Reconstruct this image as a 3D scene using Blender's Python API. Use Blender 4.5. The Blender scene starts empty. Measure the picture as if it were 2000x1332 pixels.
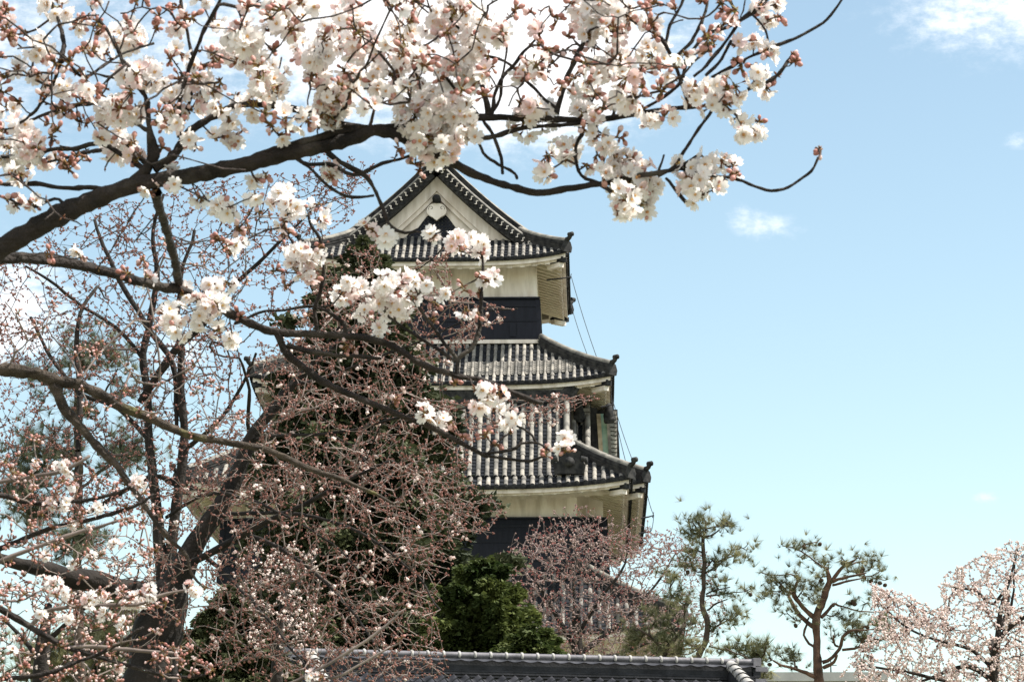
import bpy, math, random
import numpy as np
from mathutils import Vector, Matrix
RAD = math.radians
rng = np.random.default_rng(7)
random.seed(7)
scene = bpy.context.scene

# ------------------------------------------------------------------ camera
F = 6000.0            # focal length in photo pixels (photo 2000 wide)
PITCH = math.atan((1900 - 666) / F)
CAMZ = 1.6
cp, sp = math.cos(PITCH), math.sin(PITCH)
cam_d = bpy.data.cameras.new('camera')
cam = bpy.data.objects.new('camera', cam_d)
scene.collection.objects.link(cam)
cam.location = (0, 0, CAMZ)
cam.rotation_euler = (math.pi / 2 + PITCH, 0, 0)
cam_d.sensor_width = 36.0
cam_d.lens = F / 2000 * 36.0
cam_d.clip_start = 0.1
cam_d.clip_end = 4000
cam_d.dof.use_dof = True
cam_d.dof.focus_distance = 40.0
cam_d.dof.aperture_fstop = cam_d.lens / 1000 / 0.0030
scene.camera = cam

def ray(px, py):
    a = (px - 1000) / F; b = (666 - py) / F
    return np.array([a, cp - b * sp, sp + b * cp])
def at(px, py, Y):
    d = ray(px, py)
    return np.array([0, 0, CAMZ]) + d * (Y / d[1])
def atl(pts, Y):
    return np.array([at(p[0], p[1], Y + (p[3] if len(p) > 3 else 0)) for p in pts])
def pxm(Y):           # metres per photo pixel at distance Y
    return Y * 1.02 / F

# ------------------------------------------------------------------ sun, sky, exposure
SUN_EL, SUN_AZ = RAD(57), RAD(91)      # azimuth clockwise from +Y (the view direction)
sdir = Vector((math.sin(SUN_AZ) * math.cos(SUN_EL), math.cos(SUN_AZ) * math.cos(SUN_EL), math.sin(SUN_EL)))
sun_d = bpy.data.lights.new('sun', 'SUN')
sun_d.energy = 4.6; sun_d.angle = RAD(0.5); sun_d.color = (1.0, 0.95, 0.87)
sun = bpy.data.objects.new('sun', sun_d)
scene.collection.objects.link(sun)
sun.rotation_euler = sdir.to_track_quat('Z', 'Y').to_euler()
scene.view_settings.view_transform = 'Standard'
scene.view_settings.look = 'None'
scene.view_settings.gamma = 1.0
scene.view_settings.exposure = 1.10
scene.cycles.use_denoising = True
scene.cycles.transparent_max_bounces = 8
scene.cycles.max_bounces = 6

world = bpy.data.worlds.new('World'); scene.world = world; world.use_nodes = True
def build_world():
    nt = world.node_tree; N = nt.nodes; L = nt.links
    for n in list(N): N.remove(n)
    out = N.new('ShaderNodeOutputWorld'); bg = N.new('ShaderNodeBackground')
    sky = N.new('ShaderNodeTexSky'); sky.sky_type = 'NISHITA'; sky.sun_disc = False
    sky.sun_elevation = SUN_EL; sky.sun_rotation = SUN_AZ
    sky.altitude = 600; sky.air_density = 1.0; sky.dust_density = 0.7; sky.ozone_density = 1.0
    tint = N.new('ShaderNodeMix'); tint.data_type = 'RGBA'; tint.blend_type = 'MULTIPLY'
    tint.inputs[0].default_value = 1.0
    L.new(sky.outputs[0], tint.inputs[6]); tint.inputs[7].default_value = (1.20, 1.135, 0.93, 1)
    tc = N.new('ShaderNodeTexCoord')
    sep = N.new('ShaderNodeSeparateXYZ'); L.new(tc.outputs['Generated'], sep.inputs[0])
    def m(op, a, b=None, c=None):
        n = N.new('ShaderNodeMath'); n.operation = op
        for i, v in enumerate((a, b, c)):
            if v is None: continue
            if isinstance(v, (int, float)): n.inputs[i].default_value = v
            else: L.new(v, n.inputs[i])
        return n.outputs[0]
    az = m('ARCTAN2', sep.outputs[0], sep.outputs[1]); el = m('ARCSINE', sep.outputs[2])
    comb = N.new('ShaderNodeCombineXYZ'); L.new(az, comb.inputs[0]); L.new(m('MULTIPLY', el, 1.7), comb.inputs[1])
    def noise(scale, detail, rough=0.55):
        n = N.new('ShaderNodeTexNoise'); n.inputs['Scale'].default_value = scale
        n.inputs['Detail'].default_value = detail; n.inputs['Roughness'].default_value = rough
        L.new(comb.outputs[0], n.inputs['Vector']); return n.outputs[0]
    nz = noise(30, 8, 0.6); nf = noise(120, 9, 0.68)
    nn = m('ADD', m('MULTIPLY', m('SUBTRACT', nz, 0.5), 2.0), m('MULTIPLY', m('SUBTRACT', nf, 0.5), 2.6))
    total = None; banks = []
    # cloud banks: direction (photo position), half widths in radians, strength
    for (px, py, wx, wy, st) in [(830, 60, 430, 170, 1.15), (1060, 150, 230, 120, .8), (40, 620, 110, 110, .85), (-60, 110, 420, 210, 0.42),
                             (1505, 445, 70, 26, 0.46), (1450, 420, 36, 26, 0.40), (1910, 30, 190, 70, 0.50), (1925, 972, 30, 14, .52), (1990, 275, 30, 22, .5),
                             (350, 690, 70, 60, .6), (-900, 300, 600, 400, 0.6), (2700, -200, 600, 330, 0.9)]:
        d = ray(px, py); d = d / np.linalg.norm(d)
        banks.append((math.atan2(d[0], d[1]), math.asin(d[2]), wx / F, wy / F, st))
    # unseen bright cloud banks added behind the camera to fill the shaded front walls
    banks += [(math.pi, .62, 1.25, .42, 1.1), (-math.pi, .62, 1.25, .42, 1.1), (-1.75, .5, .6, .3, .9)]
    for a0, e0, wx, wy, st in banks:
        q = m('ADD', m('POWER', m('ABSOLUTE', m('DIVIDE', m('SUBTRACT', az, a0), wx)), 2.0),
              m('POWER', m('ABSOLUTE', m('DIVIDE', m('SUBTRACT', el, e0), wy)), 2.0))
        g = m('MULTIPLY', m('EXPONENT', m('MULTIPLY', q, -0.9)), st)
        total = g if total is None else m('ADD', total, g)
    tm_ = m('MINIMUM', total, 1.4)
    gate = m('ADD', tm_, m('MULTIPLY', nn, m('MULTIPLY', m('POWER', tm_, 0.6), 0.55)))
    mr = N.new('ShaderNodeMapRange'); mr.interpolation_type = 'SMOOTHSTEP'
    mr.inputs[1].default_value = 0.18; mr.inputs[2].default_value = 1.15; L.new(gate, mr.inputs[0])
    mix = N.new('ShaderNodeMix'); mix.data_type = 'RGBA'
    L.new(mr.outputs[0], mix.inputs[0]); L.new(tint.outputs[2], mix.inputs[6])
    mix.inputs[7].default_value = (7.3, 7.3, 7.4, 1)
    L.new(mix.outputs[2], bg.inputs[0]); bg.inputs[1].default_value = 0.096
    L.new(bg.outputs[0], out.inputs[0])
build_world()

# ------------------------------------------------------------------ materials
MATS = {}
def material(name, c1, c2=None, scale=8.0, rough=0.8, bump=0.0, bscale=None, trans=0.0, spec=0.3, detail=5, stretch=(1, 1, 1), c3=None, s3=3.0, t3=(0.55, 0.7)):
    if name in MATS: return MATS[name]
    M = bpy.data.materials.new(name); M.use_nodes = True
    nt = M.node_tree; N = nt.nodes; L = nt.links
    bs = N['Principled BSDF']; out = N['Material Output']
    bs.inputs['Roughness'].default_value = rough
    bs.inputs['Specular IOR Level'].default_value = spec
    tc = N.new('ShaderNodeTexCoord'); mp = N.new('ShaderNodeMapping'); mp.inputs['Scale'].default_value = stretch
    L.new(tc.outputs['Object'], mp.inputs[0])
    def noise(s, d=detail):
        n = N.new('ShaderNodeTexNoise'); n.inputs['Scale'].default_value = s; n.inputs['Detail'].default_value = d
        L.new(mp.outputs[0], n.inputs['Vector']); return n
    col = None
    if c2 is None:
        bs.inputs['Base Color'].default_value = (*c1, 1)
    else:
        n = noise(scale)
        cr = N.new('ShaderNodeValToRGB'); cr.color_ramp.elements[0].position = 0.32; cr.color_ramp.elements[1].position = 0.68
        cr.color_ramp.elements[0].color = (*c1, 1); cr.color_ramp.elements[1].color = (*c2, 1)
        L.new(n.outputs[0], cr.inputs[0]); col = cr.outputs[0]
        if c3 is not None:
            n3 = noise(s3); r3 = N.new('ShaderNodeMapRange'); r3.inputs[1].default_value = t3[0]; r3.inputs[2].default_value = t3[1]
            L.new(n3.outputs[0], r3.inputs[0])
            mx = N.new('ShaderNodeMix'); mx.data_type = 'RGBA'; L.new(r3.outputs[0], mx.inputs[0]); L.new(col, mx.inputs[6]); mx.inputs[7].default_value = (*c3, 1)
            col = mx.outputs[2]
        L.new(col, bs.inputs['Base Color'])
    if bump:
        nb = noise(bscale or scale * 2); bp = N.new('ShaderNodeBump'); bp.inputs['Strength'].default_value = bump
        bp.inputs['Distance'].default_value = 0.02
        L.new(nb.outputs[0], bp.inputs['Height']); L.new(bp.outputs[0], bs.inputs['Normal'])
    if trans:
        tr = N.new('ShaderNodeBsdfTranslucent'); ms = N.new('ShaderNodeMixShader'); ms.inputs[0].default_value = trans
        if col is not None: L.new(col, tr.inputs[0])
        else: tr.inputs[0].default_value = (*c1, 1)
        L.new(bs.outputs[0], ms.inputs[1]); L.new(tr.outputs[0], ms.inputs[2]); L.new(ms.outputs[0], out.inputs[0])
    MATS[name] = M
    return M

m_bark = material('cherry_bark', (0.009, 0.0068, 0.0056), (0.036, 0.027, 0.022), 22, 0.85, 0.9, 60, c3=(0.075, 0.063, 0.052), s3=9, t3=(0.56, 0.72))
m_bark_moss = material('mossy_bark', (0.022, 0.016, 0.012), (0.085, 0.064, 0.046), 25, 0.85, 0.9, 70, c3=(0.15, 0.14, 0.035), s3=6, t3=(0.55, 0.68))
m_twig = material('cherry_twig', (0.020, 0.014, 0.012), (0.075, 0.056, 0.047), 60, 0.8, 0.5, 200)
m_twig_pale = material('pale_twig', (0.055, 0.041, 0.035), (0.28, 0.225, 0.195), 7, 0.75)
m_trunk_dark = material('dark_trunk', (0.007, 0.0055, 0.0046), (0.026, 0.020, 0.016), 9, 0.9, 0.8, 30)
m_petal = material('petal', (0.91, 0.85, 0.825), (0.94, 0.91, 0.885), 40, 0.6, trans=0.46, spec=0.15)
m_petal_pink = material('petal_pink', (0.80, 0.58, 0.56), (0.87, 0.73, 0.70), 40, 0.6, trans=0.4, spec=0.15)
m_eye = material('flower_eye', (0.72, 0.50, 0.18), (0.62, 0.28, 0.14), 90, 0.7, trans=0.2)
m_bud = material('pink_bud', (0.36, 0.135, 0.11), (0.62, 0.34, 0.29), 45, 0.5, trans=0.15)
m_calyx = material('calyx', (0.13, 0.085, 0.02), (0.22, 0.075, 0.045), 60, 0.6, trans=0.15)
m_stalk = material('flower_stalk', (0.22, 0.19, 0.045), (0.32, 0.22, 0.07), 50, 0.6)
m_rustbud = material('rusty_bud', (0.15, 0.058, 0.044), (0.31, 0.145, 0.115), 6, 0.6, trans=0.2)
m_redbud = material('red_shoot', (0.19, 0.045, 0.045), (0.34, 0.12, 0.10), 5, 0.6)
m_pale = material('pale_blossom', (0.74, 0.58, 0.53), (0.86, 0.77, 0.73), 3, 0.6, trans=0.35)
m_twig_mauve = material('mauve_twig', (0.085, 0.06, 0.056), (0.27, 0.205, 0.19), 1.5, 0.8)
m_dusty = material('dusty_blossom', (0.25, 0.155, 0.135), (0.52, 0.39, 0.35), 1.2, 0.6, trans=0.3)
m_conifer = material('conifer_leaf', (0.022, 0.030, 0.015), (0.095, 0.105, 0.046), 0.8, 0.7, trans=0.15, spec=0.2)
m_shrub = material('shrub_leaf', (0.026, 0.044, 0.011), (0.115, 0.135, 0.036), 1.6, 0.7, trans=0.25, spec=0.2)
m_needle = material('pine_needle', (0.085, 0.100, 0.048), (0.27, 0.25, 0.13), 1.5, 0.6, trans=0.3)
m_needle_far = material('pine_needle_blue', (0.075, 0.095, 0.06), (0.21, 0.21, 0.13), 2.0, 0.6, trans=0.3)
m_pinebark = material('pine_bark', (0.045, 0.026, 0.018), (0.17, 0.095, 0.06), 5, 0.85, 0.9, 14, c3=(0.03, 0.022, 0.018), s3=2.5)
m_pinebark_d = material('dark_pine_bark', (0.022, 0.016, 0.012), (0.085, 0.06, 0.044), 5, 0.85, 0.9, 14)
m_cone = material('pine_cone', (0.06, 0.035, 0.02))
m_tile = material('pan_tile', (0.009, 0.0105, 0.013), (0.028, 0.030, 0.035), 3.5, 0.8, 0.3, 30, spec=0.06)  # dark grey tile; shade between the rolls is put into the colour too
m_roll = material('roll_tile', (0.15, 0.142, 0.128), (0.38, 0.35, 0.30), 2.6, 0.7, 0.4, 14, spec=0.12, c3=(0.07, 0.07, 0.068), s3=2.2, t3=(0.55, 0.68))
m_tiledark = material('ridge_tile', (0.014, 0.0145, 0.016), (0.055, 0.053, 0.051), 5, 0.75, 0.6, 16, spec=0.1)
m_tileend = material('tile_end', (0.012, 0.0125, 0.014), (0.04, 0.04, 0.04), 6, 0.75, spec=0.08)
m_ridgecap = material('weathered_cap', (0.09, 0.085, 0.078), (0.30, 0.28, 0.24), 3, 0.7, 0.4, 14)
m_plaster = material('white_plaster', (0.64, 0.56, 0.49), (0.82, 0.755, 0.70), 1.1, 0.85, 0.15, 12, c3=(0.38, 0.325, 0.265), s3=1.0, t3=(0.50, 0.80), stretch=(2.6, 2.6, .55))
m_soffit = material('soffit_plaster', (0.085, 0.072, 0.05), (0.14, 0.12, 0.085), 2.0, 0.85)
m_rafter = material('rafter_plaster', (0.54, 0.465, 0.345), (0.66, 0.59, 0.46), 3.0, 0.85)
m_roll_old = material('old_roll_tile', (0.10, 0.098, 0.092), (0.27, 0.25, 0.22), 3.1, 0.7, 0.4, 14, spec=0.12)
m_lacquer = material('black_board', (0.0032, 0.0042, 0.0100), (0.0075, 0.0090, 0.0170), 3, 0.5, 0.1, 10, spec=0.22, stretch=(3, 3, .4))
m_copper = material('green_copper', (0.20, 0.36, 0.30), (0.32, 0.47, 0.39), 4, 0.6)
m_wood = material('weathered_wood', (0.30, 0.235, 0.15), (0.50, 0.41, 0.28), 5, 0.8)
m_metal = material('dark_metal', (0.03, 0.03, 0.035))
m_stone = material('stone_wall', (0.13, 0.125, 0.115), (0.33, 0.315, 0.29), 1.2, 0.9, 1.0, 2.5)
m_gtile = material('gate_tile', (0.020, 0.021, 0.025), (0.06, 0.06, 0.068), 5, 0.42, 0.15, 30, spec=0.3)
m_gcap = material('gate_cap', (0.095, 0.09, 0.10), (0.19, 0.18, 0.195), 5, 0.45, 0.15, 30, spec=0.35)
m_gdark = material('gate_course', (0.012, 0.0125, 0.015), (0.035, 0.035, 0.04), 5, 0.7, 0.3, 30)
m_gpale = material('gate_barrel', (0.25, 0.24, 0.225), (0.44, 0.42, 0.39), 6, 0.6, 0.2, 30)
m_concrete = material('concrete', (0.36, 0.35, 0.34), (0.45, 0.44, 0.42), 1, 0.85)
m_glass = material('dark_window', (0.03, 0.04, 0.05), rough=0.15, spec=0.5)
m_ground = material('ground_soil', (0.15, 0.135, 0.10), (0.27, 0.245, 0.195), 0.35, 0.95, 0.6, 3, c3=(0.08, 0.11, 0.035), s3=.12, t3=(.42, .6))
# ------------------------------------------------------------------ mesh helpers
class MB:
    def __init__(s): s.V = []; s.F = []; s.n = 0
    def add(s, V, Fc, mat=0, smooth=False):
        V = np.asarray(V, float).reshape(-1, 3); Fc = np.asarray(Fc, int)
        if len(V) == 0 or Fc.size == 0: return
        s.V.append(V); s.F.append((Fc + s.n, mat, smooth)); s.n += len(V)
    def box(s, c, size, mat=0, R=None):
        c = np.asarray(c, float); h = np.asarray(size, float) / 2
        V = np.array([[x, y, z] for x in (-1, 1) for y in (-1, 1) for z in (-1, 1)]) * h
        if R is not None: V = V @ np.asarray(R).T
        s.add(V + c, [[0, 1, 3, 2], [4, 6, 7, 5], [0, 4, 5, 1], [2, 3, 7, 6], [0, 2, 6, 4], [1, 5, 7, 3]], mat)
    def hexa(s, P, mat=0):   # 8 points ordered: bottom 4 (ccw), top 4
        s.add(P, [[3, 2, 1, 0], [4, 5, 6, 7], [0, 1, 5, 4], [1, 2, 6, 5], [2, 3, 7, 6], [3, 0, 4, 7]], mat)
    def sweep(s, pts, prof, mat=0, smooth=False, up=(0, 0, 1), scales=None, caps=True):
        # sweep a closed 2-D profile (side, up) along pts
        pts = np.asarray(pts, float); prof = np.asarray(prof, float); n, k = len(pts), len(prof)
        T = np.gradient(pts, axis=0); T /= np.linalg.norm(T, axis=1)[:, None] + 1e-12
        U = np.asarray(up, float)
        S = np.cross(T, U); S /= np.linalg.norm(S, axis=1)[:, None] + 1e-12
        Up = np.cross(S, T)
        sc = np.ones(n) if scales is None else np.asarray(scales)
        V = pts[:, None] + (S[:, None] * prof[None, :, :1] + Up[:, None] * prof[None, :, 1:]) * sc[:, None, None]
        i = np.arange(n - 1)[:, None] * k; j = np.arange(k)[None]; j2 = (j + 1) % k
        Fq = np.stack([i + j, i + j2, i + k + j2, i + k + j], -1).reshape(-1, 4)
        base = s.n
        s.add(V.reshape(-1, 3), Fq, mat, smooth)
        if caps:
            V2 = V[[0, -1]].reshape(-1, 3)
            C = np.vstack([V2, V[0].mean(0), V[-1].mean(0)])
            f = [[2 * k, (a + 1) % k, a] for a in range(k)] + [[2 * k + 1, k + a, k + (a + 1) % k] for a in range(k)]
            s.add(C, f, mat)
    def tube(s, pts, rad, sides=5, mat=0, smooth=True, lump=0.0):
        pts = np.asarray(pts, float)
        n = len(pts)
        T = np.gradient(pts, axis=0); T /= np.linalg.norm(T, axis=1)[:, None] + 1e-12
        m = T.mean(0); ref = np.eye(3)[np.argmin(np.abs(m))]
        A = np.cross(T, ref); A /= np.linalg.norm(A, axis=1)[:, None] + 1e-9
        B = np.cross(T, A)
        th = np.arange(sides) * 2 * math.pi / sides
        r = np.broadcast_to(np.asarray(rad, float), (n,))
        V = pts[:, None] + r[:, None, None] * (A[:, None] * np.cos(th)[None, :, None] + B[:, None] * np.sin(th)[None, :, None])
        if lump:
            q = rng.normal(size=(n, sides)); q = q + .6 * (np.roll(q, 1, 0) + np.roll(q, 1, 1))
            V = pts[:, None] + (V - pts[:, None]) * (1 + lump * q)[:, :, None]
        i = np.arange(n - 1)[:, None] * sides; j = np.arange(sides)[None]; j2 = (j + 1) % sides
        Fq = np.stack([i + j, i + j2, i + sides + j2, i + sides + j], -1).reshape(-1, 4)
        V = np.vstack([V.reshape(-1, 3), pts[-1] + T[-1] * r[-1] * .6])
        s.add(V, Fq, mat, smooth)
        e = (n - 1) * sides
        s.F.append((np.array([[e + a, e + (a + 1) % sides, n * sides] for a in range(sides)]) + s.n - len(V), mat, smooth))
    def inst(s, V, Fc, Ms, mat=0, smooth=False):
        # Ms: (N,3,4) affine matrices
        N = len(Ms)
        if N == 0: return
        W = np.einsum('nij,vj->nvi', Ms[:, :, :3], V) + Ms[:, None, :, 3]
        Fa = (np.asarray(Fc)[None] + (np.arange(N) * len(V))[:, None, None]).reshape(-1, len(Fc[0]))
        s.add(W.reshape(-1, 3), Fa, mat, smooth)
    def build(s, name, mats, parent=None, origin=None):
        me = bpy.data.meshes.new(name)
        V = np.vstack(s.V); 
        if origin is not None: V = V - np.asarray(origin)
        me.vertices.add(len(V)); me.vertices.foreach_set('co', V.astype(np.float32).ravel())
        loops = np.concatenate([f.ravel() for f, _, _ in s.F])
        tot = np.concatenate([np.full(len(f), f.shape[1]) for f, _, _ in s.F])
        st = np.concatenate([[0], np.cumsum(tot)[:-1]])
        mi = np.concatenate([np.full(len(f), m) for f, m, _ in s.F])
        sm = np.concatenate([np.full(len(f), sh) for f, _, sh in s.F])
        me.loops.add(len(loops)); me.loops.foreach_set('vertex_index', loops.astype(np.int32))
        me.polygons.add(len(tot)); me.polygons.foreach_set('loop_start', st.astype(np.int32)); me.polygons.foreach_set('loop_total', tot.astype(np.int32))
        me.polygons.foreach_set('material_index', mi.astype(np.int32)); me.polygons.foreach_set('use_smooth', sm.astype(bool))
        for m_ in mats: me.materials.append(m_)
        me.update(calc_edges=True); me.validate()
        o = bpy.data.objects.new(name, me); scene.collection.objects.link(o)
        if parent is not None: o.parent = parent
        elif origin is not None: o.location = origin
        return o
def thing(name, label, cat, loc=(0, 0, 0), group=None, rotz=0):
    o = bpy.data.objects.new(name, None); scene.collection.objects.link(o)
    o.location = loc; o.rotation_euler = (0, 0, rotz); o.empty_display_size = 0.2
    o['label'] = label; o['category'] = cat
    if group: o['group'] = group
    return o
def loc_of(t): return np.array(t.location)

def resample(P, step):
    P = np.asarray(P, float)
    if len(P) == 2:
        n = max(2, int(np.linalg.norm(P[1, :3] - P[0, :3]) / step) + 1)
        return P[0] + (P[1] - P[0]) * np.linspace(0, 1, n)[:, None]
    d = np.linalg.norm(np.diff(P[:, :3], axis=0), axis=1)[:, None] + 1e-9; v = np.diff(P, axis=0) / d; out = []
    M = np.vstack([v[:1], (v[:-1] * d[1:] + v[1:] * d[:-1]) / (d[1:] + d[:-1]), v[-1:]])     # tangents by chord length
    for i in range(len(P) - 1):
        n = max(2, int(round(d[i, 0] / step)))
        t = np.linspace(0, 1, n, endpoint=False)[:, None]; a, b = P[i], P[i + 1]
        out.append((2*t**3 - 3*t**2 + 1) * a + (t**3 - 2*t**2 + t) * d[i] * M[i] + (3*t**2 - 2*t**3) * b + (t**3 - t**2) * d[i] * M[i + 1])
    out.append(P[-1:]); return np.vstack(out)

def unit(v):
    v = np.asarray(v, float); return v / (np.linalg.norm(v, axis=-1, keepdims=True) + 1e-12)
def frames(Z, scale, spin=True):
    # affine matrices whose local z points along Z (N,3)
    Z = unit(Z); N = len(Z)
    r = rng.normal(size=(N, 3)) if spin else np.tile([0.3, 0.2, 1.0], (N, 1))
    X = unit(np.cross(r, Z)); Y = np.cross(Z, X)
    M = np.stack([X, Y, Z], -1)
    s = np.asarray(scale, float)
    if s.ndim == 1: M = M * s[:, None, None]
    elif s.ndim == 2: M = M * s[:, None, :]
    return M
def affine(M, P): return np.concatenate([M, np.asarray(P)[:, :, None]], -1)

# ------------------------------------------------------------------ tree skeleton: traced limbs, then twigs that seek given tips
class Skel:
    def __init__(s, cap=60000):
        s.P = np.zeros((cap, 3)); s.D = np.zeros((cap, 3)); s.par = np.full(cap, -1); s.fix = np.zeros(cap); s.n = 0
        s.ok = np.zeros(cap, bool); s.pen = np.ones(cap)
        s.limbs = []; s.twigs = []
    def _push(s, p, d, par, fix, ok=True):
        i = s.n; s.P[i] = p; s.D[i] = d; s.par[i] = par; s.fix[i] = fix; s.ok[i] = ok; s.n += 1; return i
    def limb(s, P, R, step=0.05, wob=0.0, mat=None, ok=True):
        Q = resample(np.column_stack([P, R]), step)
        pts, rad = Q[:, :3].copy(), Q[:, 3]
        if wob:
            nz = rng.normal(size=pts.shape); nz = (nz + np.roll(nz, 1, 0) + np.roll(nz, -1, 0)) / 3
            pts[1:-1] += nz[1:-1] * wob
        T = unit(np.gradient(pts, axis=0)); par = -1
        ids = []
        for p, t, r in zip(pts, T, rad):
            par = s._push(p, t, par, r, ok); ids.append(par)
        s.limbs.append((pts, rad, mat)); return ids
    def grow(s, tips, rtip, step=0.05, end=None, endw=0.35, jit=0.12, turn=0.7, start=0.45, maxseg=14, ex=2.3):
        tips = np.asarray(tips, float)
        n0 = s.n
        dmin = np.array([np.min(np.linalg.norm(s.P[:n0][s.ok[:n0]] - t, axis=1)) for t in tips])
        ends = []
        for k in np.argsort(dmin):
            t = tips[k]
            v = t - s.P[:s.n]; d = np.linalg.norm(v, axis=1) + 1e-6
            c = np.einsum('ij,ij->i', v, s.D[:s.n]) / d
            cost = d * (1 + turn * (1 - c)) * s.pen[:s.n]; cost[~s.ok[:s.n]] = 1e9
            i = int(np.argmin(cost)); L = d[i]
            n = int(min(maxseg, max(3, L / step)))
            u = np.linspace(0, 1, n + 1)[1:, None]
            T0 = unit(s.D[i] * start + v[i] / L * (1 - start)) * L * .55
            e = v[i] / L if end is None else unit(v[i] / L * (1 - endw) + np.asarray(end[k] if np.ndim(end) == 2 else end) * endw)
            T1 = e * L * .6
            p0 = s.P[i]
            pts = (2 * u**3 - 3 * u**2 + 1) * p0 + (u**3 - 2 * u**2 + u) * T0 + (3 * u**2 - 2 * u**3) * t + (u**3 - u**2) * T1
            nz = rng.normal(size=pts.shape) * jit * L / n; nz[-1] = 0
            pts += nz
            ch = [i]; par = i
            for q in range(n):
                prev = s.P[par]
                par = s._push(pts[q], unit(pts[q] - prev), par, 0.0, True); ch.append(par)
            s.fix[par] = 0; s.twigs.append(ch); ends.append((k, par))
        # pipe-model radii for the grown part
        acc = np.zeros(s.n); r = np.zeros(s.n)
        for i in range(s.n - 1, n0 - 1, -1):
            r[i] = max(rtip, acc[i] ** (1 / ex)) if acc[i] > 0 else rtip
            if s.par[i] >= n0: acc[s.par[i]] += r[i] ** ex
        s.r = r; s.n0 = n0
        out = [None] * len(tips)
        for k, par in ends: out[k] = par
        return out
    def px(s):      # photo position and distance of every node
        d = s.P[:s.n] - [0, 0, CAMZ]; w = d[:, 1] * cp + d[:, 2] * sp
        return np.column_stack([1000 + F * d[:, 0] / w, 666 - F * (d[:, 2] * cp - d[:, 1] * sp) / w, s.P[:s.n, 1]])
    def depth(s, xy, spread, per_px=0.0008):
        q = s.px()[s.ok[:s.n]]; out = []
        for x, y in xy:
            d2 = (q[:, 0] - x) ** 2 + (q[:, 1] - y) ** 2; i = int(np.argmin(d2))
            out.append(q[i, 2] + spread * rng.uniform(-1, 1) * min(1.0, .25 + math.sqrt(d2[i]) * per_px * 12))
        return np.array(out)
    def mesh_limbs(s, mb, sides=9, mat=0, rough=0.08):
        for pts, rad, m in s.limbs:
            k = 1 + rough * rng.normal(size=len(rad))
            mb.tube(pts, rad * k, sides, mat if m is None else m)
    def mesh_twigs(s, mb, sides=4, mat=0, knob=0.12, rmax=1.0, big_sides=None):
        for ch in s.twigs:
            pts = s.P[ch]; rad = s.r[ch].copy(); rad[0] = rad[1]
            rad = np.minimum(rad, rmax) * (1 + knob * rng.normal(size=len(rad)).clip(-1.5, 2.5))
            mb.tube(pts, rad, big_sides if (big_sides and rad[0] > 0.006) else sides, mat)

def in_poly(poly, n):
    poly = np.asarray(poly, float); lo, hi = poly.min(0), poly.max(0); out = []
    x2, y2 = np.roll(poly[:, 0], 1), np.roll(poly[:, 1], 1)
    while len(out) < n:
        p = lo + rng.random(2) * (hi - lo)
        c = ((poly[:, 1] > p[1]) != (y2 > p[1])) & (p[0] < (x2 - poly[:, 0]) * (p[1] - poly[:, 1]) / (y2 - poly[:, 1] + 1e-9) + poly[:, 0])
        if c.sum() % 2: out.append(p)
    return np.array(out)
# ------------------------------------------------------------------ ground
gnd = MB()
gx = np.concatenate([-np.geomspace(1500, 30, 9), np.linspace(-25, 25, 21), np.geomspace(30, 1500, 9)])
gy = np.concatenate([[-300, -60, -20], np.linspace(-5, 150, 32), np.geomspace(170, 3000, 9)])
GX, GY = np.meshgrid(gx, gy, indexing='ij')
GZ = 0.12 * np.sin(GX * .31 + 1) * np.sin(GY * .23) * (np.hypot(GX, GY) > 3)
nxg, nyg = GX.shape
ii = (np.arange(nxg - 1)[:, None] * nyg + np.arange(nyg - 1)[None]).ravel()
gnd.add(np.stack([GX, GY, GZ], -1).reshape(-1, 3), np.stack([ii, ii + nyg, ii + nyg + 1, ii + 1], -1), 0, True)
g_ob = gnd.build('ground', [m_ground]); g_ob['kind'] = 'structure'

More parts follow.
